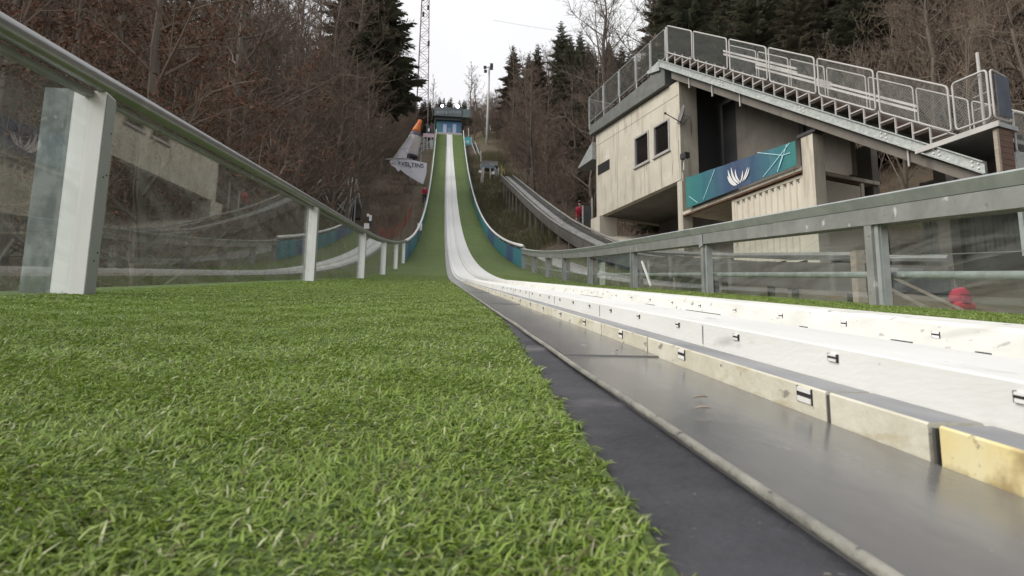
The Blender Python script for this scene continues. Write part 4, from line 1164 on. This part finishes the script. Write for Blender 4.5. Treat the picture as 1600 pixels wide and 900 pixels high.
def person(base, rz, lean, label, armf=.5):
    base = Vector(base)
    Rz = Matrix.Rotation(rz, 3, 'Z')
    Lm = Matrix.Rotation(lean, 3, 'X')       # lean forward (figure faces -Y before turning)
    def P(x, y, z, upb=True):
        v = Vector((x, y, z))
        if upb and z > .92:
            v = Lm @ (v-Vector((0,0,.92))) + Vector((0,0,.92))
        return base + Rz @ v
    root = skinned('person', {
        'pelvis': (P(0,0,.95), (.15,.10)), 'chest': (P(0,0,1.28), (.17,.11)), 'neck': (P(0,0,1.48), .055), 'head': (P(0,-.015,1.60), .085), 'crown': (P(0,-.01,1.72), .075),
        'lh': (P(.10,0,.88), .085), 'lk': (P(.12,-.02,.48), .058), 'la': (P(.13,0,.09), .04), 'lt': (P(.14,-.14,.04), .035),
        'rh': (P(-.10,0,.88), .085), 'rk': (P(-.12,-.04,.48), .058), 'ra': (P(-.13,.02,.09), .04), 'rt': (P(-.14,-.12,.04), .035),
        'ls': (P(.19,0,1.40), .06), 'le': (P(.25,-.08*armf,1.14), .042), 'lw': (P(.22,-.30*armf,.97,True), .03), 'lf': (P(.215,-.40*armf,.93), .025),
        'rs': (P(-.19,0,1.40), .06), 're': (P(-.25,-.08*armf,1.14), .042), 'rw': (P(-.22,-.30*armf,.97,True), .03), 'rf': (P(-.215,-.40*armf,.93), .025)},
        [('pelvis','chest'),('chest','neck'),('neck','head'),('head','crown'),('pelvis','lh'),('lh','lk'),('lk','la'),('la','lt'),('pelvis','rh'),('rh','rk'),('rk','ra'),('ra','rt'),
         ('chest','ls'),('ls','le'),('le','lw'),('lw','lf'),('chest','rs'),('rs','re'),('re','rw'),('rw','rf')], M['skin'])
    ROOTLOC[root.name] = (0,0,0)
    tag(root, label, 'person', None)
    skinned('jacket', {'w': (P(0,0,.90), (.19,.14)), 'c': (P(0,0,1.28), (.21,.15)), 'n': (P(0,0,1.47), .08),
        'ls': (P(.20,0,1.40), .085), 'le': (P(.25,-.08*armf,1.14), .065), 'lw': (P(.222,-.29*armf,.98,True), .05),
        'rs': (P(-.20,0,1.40), .085), 're': (P(-.25,-.08*armf,1.14), .065), 'rw': (P(-.222,-.29*armf,.98,True), .05)},
        [('w','c'),('c','n'),('c','ls'),('ls','le'),('le','lw'),('c','rs'),('rs','re'),('re','rw')], M['red'], root)
    skinned('trousers', {'p': (P(0,0,.95), (.17,.12)), 'lh': (P(.10,0,.86), .10), 'lk': (P(.12,-.02,.48), .075), 'la': (P(.13,0,.10), .062),
        'rh': (P(-.10,0,.86), .10), 'rk': (P(-.12,-.04,.48), .075), 'ra': (P(-.13,.02,.10), .062)},
        [('p','lh'),('lh','lk'),('lk','la'),('p','rh'),('rh','rk'),('rk','ra')], M['trousers'], root)
    hq = MB(); hc = P(0,.02,1.70); hq.sphere(hc, .105, 12, 8, sc=(1,1.05,.85)); hq.build('hair', M['hair'], root, smooth=True)
    return root
for px, py, Y, rz, lean, lab in ((911,352,34,R(-35),.62,'person in red jacket and dark trousers bending over beside the concrete hut'),
                                 (663,308,63,R(10),.12,'person in red jacket standing behind the left barrier below the tarpaulin')):
    p = at_y(px, py, Y)
    gz = terrain(p[0], p[1])
    print('person ground', p, gz)
    person((p[0], p[1], gz), rz, lean, lab, 1.2)
# two grey uprights in front of the bent person
HR = thing('grey_barrier', (7.3,33,terrain(7.3,33)), 'grey two post barrier in front of the bending person in red', 'barrier')
q = MB()
for px in (910.5, 925): 
    p0 = at_y(px,354,33.2); p1 = at_y(px,309 if px > 915 else 321,33.2); q.bar((p0[0],33.2,terrain(p0[0],33.2)-.2), tuple(p1), .06)
q.build('posts', M['pole'], HR)
PX(912,322,924,352,33.3,.04).build('dark_panel', mat('dark_slate_panel', (.05,.055,.06), .7, var=(.07,.075,.08), scale=4), HR)

# ------------------------------------------------------------------ trees
def rv(r_): 
    while True:
        v = Vector((r_.uniform(-1,1), r_.uniform(-1,1), r_.uniform(-1,1)))
        if .05 < v.length < 1: return v.normalized()

def sliver(q, a, b_, w, r_):
    """one thin twig: a narrow tapering three-sided spike"""
    d = b_-a
    s = d.cross(rv(r_)); 
    if s.length < 1e-6: return
    s.normalize(); t = d.cross(s).normalized()
    o = len(q.v)
    q.v += [tuple(a+s*w), tuple(a-s*w*.5+t*w*.86), tuple(a-s*w*.5-t*w*.86), tuple(b_)]
    q.f += [(o,o+1,o+3),(o+1,o+2,o+3),(o+2,o,o+3)]; q.m += [0,0,0]

def bare_proto(seed, H, n1, lo, spread, dens=1.0, upw=.55, leaf=0, trunk_r=.16, mt='twig', twig_w=.011):
    r_ = random.Random(seed)
    tr = MB(); cr = MB()
    path = []; x = y = 0
    for i in range(9):
        path.append(Vector((x, y, H*i/8*.96))); x += r_.gauss(0,.12)*H/14; y += r_.gauss(0,.12)*H/14
    tr.tube(path, [trunk_r*(1-.9*i/8)+.012 for i in range(9)], 7)
    def along(t):
        f = t*8; i = min(7, int(f)); return path[i].lerp(path[i+1], f-i)
    for i in range(n1):
        t = lo+(1-lo)*((i+r_.random())/n1)**.9; p = along(min(t,.995))
        az = i*2.4+r_.uniform(-.5,.5); L_ = spread*(1.15-.85*t)*r_.uniform(.65,1.2)
        d = Vector((math.cos(az), math.sin(az), upw+r_.uniform(-.2,.45))).normalized()
        pts = [p]; dd = d.copy()
        for k in range(4):
            dd = (dd+rv(r_)*.16+Vector((0,0,.10))).normalized(); pts.append(pts[-1]+dd*L_/4)
        r1 = trunk_r*(1-.85*t)*.42+.008
        (tr if r1 > .03 else cr).tube(pts, [r1,r1*.8,r1*.55,r1*.35,r1*.15], 4, caps=False)
        for s in range(int(7*dens)):
            f = r_.uniform(.18,1)*3.999; k = int(f); p2 = pts[k].lerp(pts[k+1], f-k)
            d2 = (dd+rv(r_)*1.0+Vector((0,0,.25))).normalized(); L2 = L_*r_.uniform(.25,.5)
            m1 = p2+d2*L2*.5+rv(r_)*L2*.06; e1 = m1+(d2+rv(r_)*.3).normalized()*L2*.5
            cr.tube([p2, m1, e1], [r1*.32+.004, r1*.2+.003, .003], 3, caps=False)
            for w in range(int(6*dens)):
                g = r_.random(); p3 = (p2.lerp(m1, g*2) if g < .5 else m1.lerp(e1, g*2-1))
                d3 = (d2+rv(r_)*.95+Vector((0,0,.2))).normalized(); L3 = L2*r_.uniform(.3,.7)
                e3 = p3+d3*L3
                sliver(cr, p3, e3, twig_w, r_)
                for z_ in range(3):
                    p4 = p3.lerp(e3, r_.uniform(.2,.95)); d4 = (d3+rv(r_)*.9).normalized()
                    e4 = p4+d4*L3*r_.uniform(.25,.6)
                    sliver(cr, p4, e4, twig_w*.75, r_)
                    for z2 in range(leaf):
                        c = p4.lerp(e4, r_.random())+rv(r_)*.04; a = rv(r_)*r_.uniform(.03,.06); b2 = a.cross(rv(r_)).normalized()*.025
                        o = len(cr.v); cr.v += [tuple(c-a), tuple(c+b2), tuple(c+a), tuple(c-b2)]; cr.f.append((o,o+1,o+2,o+3)); cr.m.append(1)
    return tr, cr

def conifer_proto(seed, H, base_r, lo=.12, dens=1.0, ragged=.25):
    r_ = random.Random(seed)
    tr = MB(); cr = MB()
    tr.tube([(0,0,0),(0,0,H*.5),(0,0,H*.99)], [.20,.12,.015], 7)
    nb = int(120*dens)
    for i in range(nb):
        t = lo+(1-lo)*(i/nb); z = H*t
        L_ = base_r*(1-t)**.78*r_.uniform(1-ragged,1+ragged)+.12
        az = i*2.39996+r_.uniform(-.4,.4)
        d = Vector((math.cos(az), math.sin(az), -.18+.5*t+r_.uniform(-.12,.1)))
        side = Vector((-math.sin(az), math.cos(az), 0))
        n_ = max(5, int(L_*15))
        p0 = Vector((0,0,z))
        tip = p0+d*L_
        sliver(cr, p0, tip, .03, r_)
        for k in range(n_):
            f = (k+.6)/n_
            p = p0+d*L_*f+Vector((0,0,-.16*L_*f*f))
            wl = (.25+.75*(1-f))*L_*.38*r_.uniform(.7,1.2)+.10
            for sg in (-1,1):
                e = p+side*sg*wl*r_.uniform(.7,1.1)+d*wl*.6+Vector((0,0,-r_.uniform(.05,.42)*wl))
                m_ = p.lerp(e,.5); ww = side.cross(d).normalized()
                h = wl*r_.uniform(.10,.2); dn = Vector((0,0,-h*1.7))
                o = len(cr.v)
                cr.v += [tuple(p), tuple(m_+d*h*.6), tuple(e), tuple(m_-d*h*.6+dn)]
                cr.f.append((o,o+1,o+2,o+3)); cr.m.append(0)
    return tr, cr

PROT = {}
def proto(key, builder, mats_t, mats_c):
    tr, cr = builder
    def mk(q, n, mats):
        me = bpy.data.meshes.new(n); me.from_pydata(q.v, [], q.f)
        for m in mats: me.materials.append(m)
        if any(q.m): me.polygons.foreach_set('material_index', q.m)
        me.update(); return me
    PROT[key] = (mk(tr, 'trunk', mats_t), mk(cr, 'crown', mats_c))
for i in range(5): proto('bare%d' % i, bare_proto(100+i, 15, 30, .16, 4.4, 1.0, .5), [M['bark']], [M['twig']])
for i in range(2): proto('pole%d' % i, bare_proto(130+i, 16, 22, .42, 3.0, .9, .9), [M['bark']], [M['twig']])
for i in range(3): proto('thick%d' % i, bare_proto(160+i, 7, 26, .03, 3.0, 1.0, .75, trunk_r=.08, twig_w=.012), [M['bark']], [M['twig']])
for i in range(2): proto('rusty%d' % i, bare_proto(180+i, 8, 24, .06, 2.8, .85, .5, leaf=1, trunk_r=.09), [M['bark']], [M['twig'], M['rust_leaf']])
for i in range(2): proto('willow%d' % i, bare_proto(190+i, 9, 26, .02, 4.4, .7, 1.7, trunk_r=.09, twig_w=.012), [M['twig_pale']], [M['twig_pale']])
for i in range(3): proto('spruce%d' % i, conifer_proto(200+i, 18, 4.0, .08, 1.45, .35), [M['bark']], [M['needle']])
for i in range(2): proto('dry_spruce%d' % i, conifer_proto(230+i, 18, 4.0, .10, 1.4, .45), [M['bark']], [M['needle_brown']])
proto('pine0', conifer_proto(250, 18, 4.2, .42, 1.5, .6), [M['bark']], [M['needle']])
proto('big_bare0', bare_proto(300, 15, 26, .25, 6.0, 1.0, .6, trunk_r=.22, twig_w=.010), [M['bark']], [M['bark']])
HT = dict(bare=15, pole=16, thick=7, rusty=8, willow=9, spruce=18, dry_spruce=18, pine=18, big_bare=15)

def plant(key, x, y, h, label, cat, group, name, rz=None, dz=0):
    kind = key.rstrip('0123456789'); sc = h/HT[kind]
    root = bpy.data.objects.new(name, None); COL.objects.link(root)
    root.location = (x, y, terrain(x, y)-.15+dz); root.scale = (sc,)*3
    root.rotation_euler = (rnd.uniform(-.04,.04), rnd.uniform(-.04,.04), rnd.uniform(0,6.28) if rz is None else rz)
    tag(root, label, cat, group)
    for n, me in zip(('trunk','crown'), PROT[key]):
        c = bpy.data.objects.new(n, me); COL.objects.link(c); c.parent = root
    return root

SIL = [(-400,-900),(556,-900),(562,-60),(626,-20),(630,120),(640,152),(660,166),(700,162),(735,158),(742,130),(770,125),(778,98),(800,74),(832,76),(846,52),(868,34),(905,36),(925,62),(960,58),(985,72),(1012,40),(1030,-900),(2200,-900)]
def sil(px):
    for (a, ya), (b_, yb) in zip(SIL[:-1], SIL[1:]):
        if a <= px <= b_: return ya+(yb-ya)*(px-a)/(b_-a)
    return -900
def room(x, y, h, crown):
    """largest height (<= h) that keeps the tree under the wood's skyline"""
    z0 = terrain(x, y)
    for s in (1,.9,.8,.7,.6,.5,.42,.35):
        hh = h*s; px, py, d = project((x, y, z0+hh))
        if d < 1: return 0
        cw = crown*s*F/d
        if py >= max(sil(px), sil(px-cw*.25), sil(px+cw*.25)) and project((x, y, z0+hh*.45))[1] >= max(sil(px-cw*.8), sil(px+cw*.8)): return hh
    return 0
def in_view(x, y, m=260):
    px, py, d = project((x, y, terrain(x, y)+3)); return d > 2 and -m < px < 1600+m

spots = []
def clear_of(x, y, dmin):
    return all((x-a)**2+(y-b_)**2 > dmin*dmin for a, b_ in spots)
def building_clear(x, y):
    v = Vector((x, y, 0))-OB; u = v.dot(dB); w = v.dot(nB)
    return not (-14 < u < 10 and -6 < w < 4.6)

# specimen trees that the photograph singles out
spec = [
    ('pine0', 590, 60, 23, 'tall dark conifer at the sky gap above the left wood', 'conifer_tree', 'conifer'),
    ('pine0', 566, 66, 24, 'dark conifer left of the tallest one above the left wood', 'conifer_tree', 'conifer'),
    ('spruce0', 880, 92, 0, 'highest pointed spruce right of the sky gap', 'conifer_tree', 'conifer'),
    ('dry_spruce0', 806, 100, 0, 'pointed brownish spruce nearest the floodlight mast', 'conifer_tree', 'conifer'),
    ('spruce1', 905, 96, 0, 'spruce standing close to the right of the highest pointed spruce', 'conifer_tree', 'conifer'),
    ('dry_spruce1', 838, 98, 0, 'lower spruce between the two pointed spruces right of the sky gap', 'conifer_tree', 'conifer'),
]
TOPY = {880: 27, 806: 70, 905: 45, 838: 66, 590: -60, 612: 5, 566: -60, 618: 20}
for key, px, Y, h, label, name, cat in spec:
    p = at_y(px, TOPY[px], Y); h = p[2]-terrain(p[0], Y)
    plant(key, p[0], Y, h, label, cat, None, name); spots.append((p[0], Y))
for px, ty, Y, key, label in ((945,-40,52,'big_bare0','large bare branching tree behind the left end of the stand fence'),(1030,-70,56,'big_bare0','large bare branching tree behind the peak of the stand'),
                              (748,120,150,'bare1','round topped bare tree left of the floodlight mast'),(737,92,140,'pole0','thin bare tree leaning into the sky gap'),(674,118,138,'pole1','thin bare tree just right of the lattice mast')):
    p = at_y(px, ty, Y); plant(key, p[0], Y, p[2]-terrain(p[0], Y), label, 'tree', None, 'bare_tree'); spots.append((p[0], Y))

for i in range(26):
    px = 636+4.4*i+rnd.uniform(-1.5,1.5); Y = rnd.uniform(124,165); ty = rnd.uniform(148,164)
    p = at_y(px, ty, Y); h = p[2]-terrain(p[0], Y)
    if h > 3: plant(rnd.choice(['spruce0','spruce2','dry_spruce0','dry_spruce1']), p[0], Y, h, 'small dark conifer on the ridge behind the start hut', 'conifer', 'conifers on the ridge behind the start hut', 'conifer_tree')
LAB = {'bare': 'bare brown leafless tree in the dense mixed wood', 'pole': 'bare brown leafless tree in the dense mixed wood',
       'thick': 'low bare twiggy tree filling the undergrowth', 'rusty': 'young beech with rusty dead leaves near the left handrail',
       'willow': 'pale many stemmed bare bush behind the lower end of the stand', 'spruce': 'dark spruce in the dense mixed wood', 'dry_spruce': 'dark spruce in the dense mixed wood'}
GRP = {'bare': 'bare trees of the wood', 'pole': 'bare trees of the wood', 'thick': 'low twiggy trees of the undergrowth', 'rusty': 'young beeches near the left handrail',
       'willow': 'pale bare bushes behind the stand', 'spruce': 'spruces of the wood', 'dry_spruce': 'spruces of the wood'}
NAM = {'bare': 'bare_tree', 'pole': 'bare_tree', 'thick': 'twiggy_tree', 'rusty': 'beech_sapling', 'willow': 'bare_bush', 'spruce': 'conifer_tree', 'dry_spruce': 'conifer_tree'}
def scatter(kinds, n, xr, yr, hr, dmin, crown, tries=9000, ok=None):
    c = 0
    for _ in range(tries):
        if c >= n: break
        x = rnd.uniform(*xr); y = yr[0]+(yr[1]-yr[0])*rnd.random()**1.15
        if not in_view(x, y) or not clear_of(x, y, dmin) or not building_clear(x, y): continue
        if ok and not ok(x, y): continue
        if 25 < y < 73 and 585 < project((x, y, terrain(x, y)+3))[0] < 690: continue      # the tarpaulin stands in a clearing
        k = rnd.choice(kinds); h = room(x, y, rnd.uniform(*hr), crown)
        if h < hr[0]*.36: continue
        kk = k.rstrip('0123456789')
        plant(k, x, y, h, LAB[kk], 'tree' if kk not in ('willow',) else 'bush', GRP[kk], NAM[kk]); spots.append((x, y)); c += 1
    return c
B5 = ['bare%d' % i for i in range(5)]
left_ok = lambda x, y: x < -4.2-.02*y
cnt = {}
cnt['rusty'] = scatter(['rusty0','rusty1'], 22, (-13,-4.4), (5,26), (5,8.5), 1.3, 1.5)
cnt['lnear'] = scatter(B5+['pole0','pole1'], 60, (-32,-6), (9,40), (11,17), 2.0, 2.2)
cnt['lmid'] = scatter(B5+['pole1'], 80, (-40,-6), (38,104), (11,17), 2.3, 2.2, ok=left_ok)
cnt['lthick'] = scatter(['thick0','thick1','thick2'], 90, (-26,-4.8), (10,95), (3.5,7), 1.4, 1.5, ok=lambda x, y: x < -5-.02*y and not (-12 < x < -3.5 and 36 < y < 46) and not (-9 < x < -2 and 60 < y < 78))
cnt['back'] = scatter(B5+['spruce0','spruce1'], 40, (-34,30), (122,190), (9,14), 3.0, 2.2)
cnt['rconif'] = scatter(['spruce0','spruce1','spruce2','dry_spruce0','dry_spruce1'], 60, (13,75), (46,120), (16,22), 3.2, 2.6)
cnt['rbare'] = scatter(B5+['pole0'], 90, (7.5,40), (42,118), (8,15), 1.9, 2.2, ok=lambda x, y: x > 6.5+.025*y)
cnt['rthick'] = scatter(['thick0','thick1','thick2'], 90, (7.5,30), (40,118), (4,7.5), 1.4, 1.5, ok=lambda x, y: x > 6+.025*y)
for i, px in enumerate((1075,1102,1135,1165,1200,1232,1262,1300,1335,1368,1405,1440)):
    Y = 38+5*math.sin(i*2.1)+.3*i; p = at_y(px, rnd.uniform(-190,-40) if i % 4 != 2 else 8, Y)
    plant(['spruce0','dry_spruce0','spruce1','spruce2'][i % 4], p[0], Y, min(26, p[2]-terrain(p[0], Y)), 'tall dark spruce directly behind the stepped stand', 'conifer', 'tall spruces behind the stand', 'conifer_tree'); spots.append((p[0], Y))
cnt['rslope'] = scatter(B5+['thick0','thick1'], 22, (15,42), (9,40), (8,13), 2.2, 2.0, ok=lambda x, y: project((x, y, terrain(x, y)))[0] > 1400)
cnt['willow'] = scatter(['willow0','willow1'], 12, (15,27), (14,32), (6.5,9.5), 2.0, 2.4)
cnt['rfill'] = scatter(['spruce0','spruce2'], 26, (24,60), (20,60), (15,20), 3.2, 2.6)
for px, Y, ty in ((545,50,70),(560,46,110),(440,44,-60),(462,52,-40),(486,48,-70),(508,56,-50),(528,50,-60),(546,58,-40),(420,56,-60),(398,50,-50),(572,52,95),(550,44,150),(622,88,150),(606,92,140),(636,96,172),(612,100,120),(628,104,160)):
    p = at_y(px, ty, Y); h = p[2]-terrain(p[0], Y)
    plant(rnd.choice(B5), p[0], Y, h, LAB['bare'], 'tree', GRP['bare'], 'bare_tree')
cnt['ltarp'] = scatter(['thick0','thick1','thick2'], 40, (-16,-4), (77,108), (3.5,6), 1.2, 1.3, ok=lambda x, y: x < -4.3)
cnt['mid1'] = scatter(['thick0','thick1','thick2']+B5, 45, (4.2,15), (97,124), (4.5,8), 1.1, 1.4)
cnt['mid2'] = scatter(['thick0','thick1','thick2'], 40, (8.2,15), (76,98), (4,6.5), 1.1, 1.4)
print(cnt)

# ------------------------------------------------------------------ undergrowth: one tangled mass of stems on the slopes
def undergrowth(name, n, region, label, seed, colr):
    r_ = random.Random(seed); q = MB()
    c = 0
    while c < n:
        x, y = region(r_)
        if not in_view(x, y, 150) or not building_clear(x, y): c += 1; continue
        z = terrain(x, y)
        hh = r_.uniform(.25,1.0)*(1+.5*math.sin(x*.8)*math.sin(y*.5))
        for i in range(16):
            a = Vector((x+r_.gauss(0,.3), y+r_.gauss(0,.3), z-.1)); d = Vector((r_.gauss(0,.6), r_.gauss(0,.6), 1)).normalized()
            e = a+d*hh*r_.uniform(.4,1.2); sliver(q, a, e, .011, r_)
            if i % 2:
                p = a.lerp(e,.5); sliver(q, p, p+(d+rv(r_)*.9).normalized()*hh*.4, .008, r_)
        c += 1
    me = bpy.data.meshes.new(name); me.from_pydata(q.v, [], q.f); me.materials.append(colr); me.update()
    o = bpy.data.objects.new(name, me); COL.objects.link(o); o['kind'] = 'stuff'; tag(o, label, 'undergrowth')
undergrowth('undergrowth', 4200, lambda r: (-3.4-22*r.random()**1.4, 5+95*r.random()), 'tangled brown stems and dead plants covering the left slope', 5, M['twig'])
undergrowth('undergrowth', 3600, lambda r: (7.4+26*r.random()**1.2, 14+95*r.random()), 'tangled brown stems and dead plants covering the right slope', 6, M['twig'])
undergrowth('dry_grass', 2600, lambda r: (3.3+4.5*r.random(), 16+75*r.random()), 'short dry brown grass between the two inruns', 8, mat('dry_grass', (.10,.085,.045), .9, var=(.075,.08,.03), scale=.8))
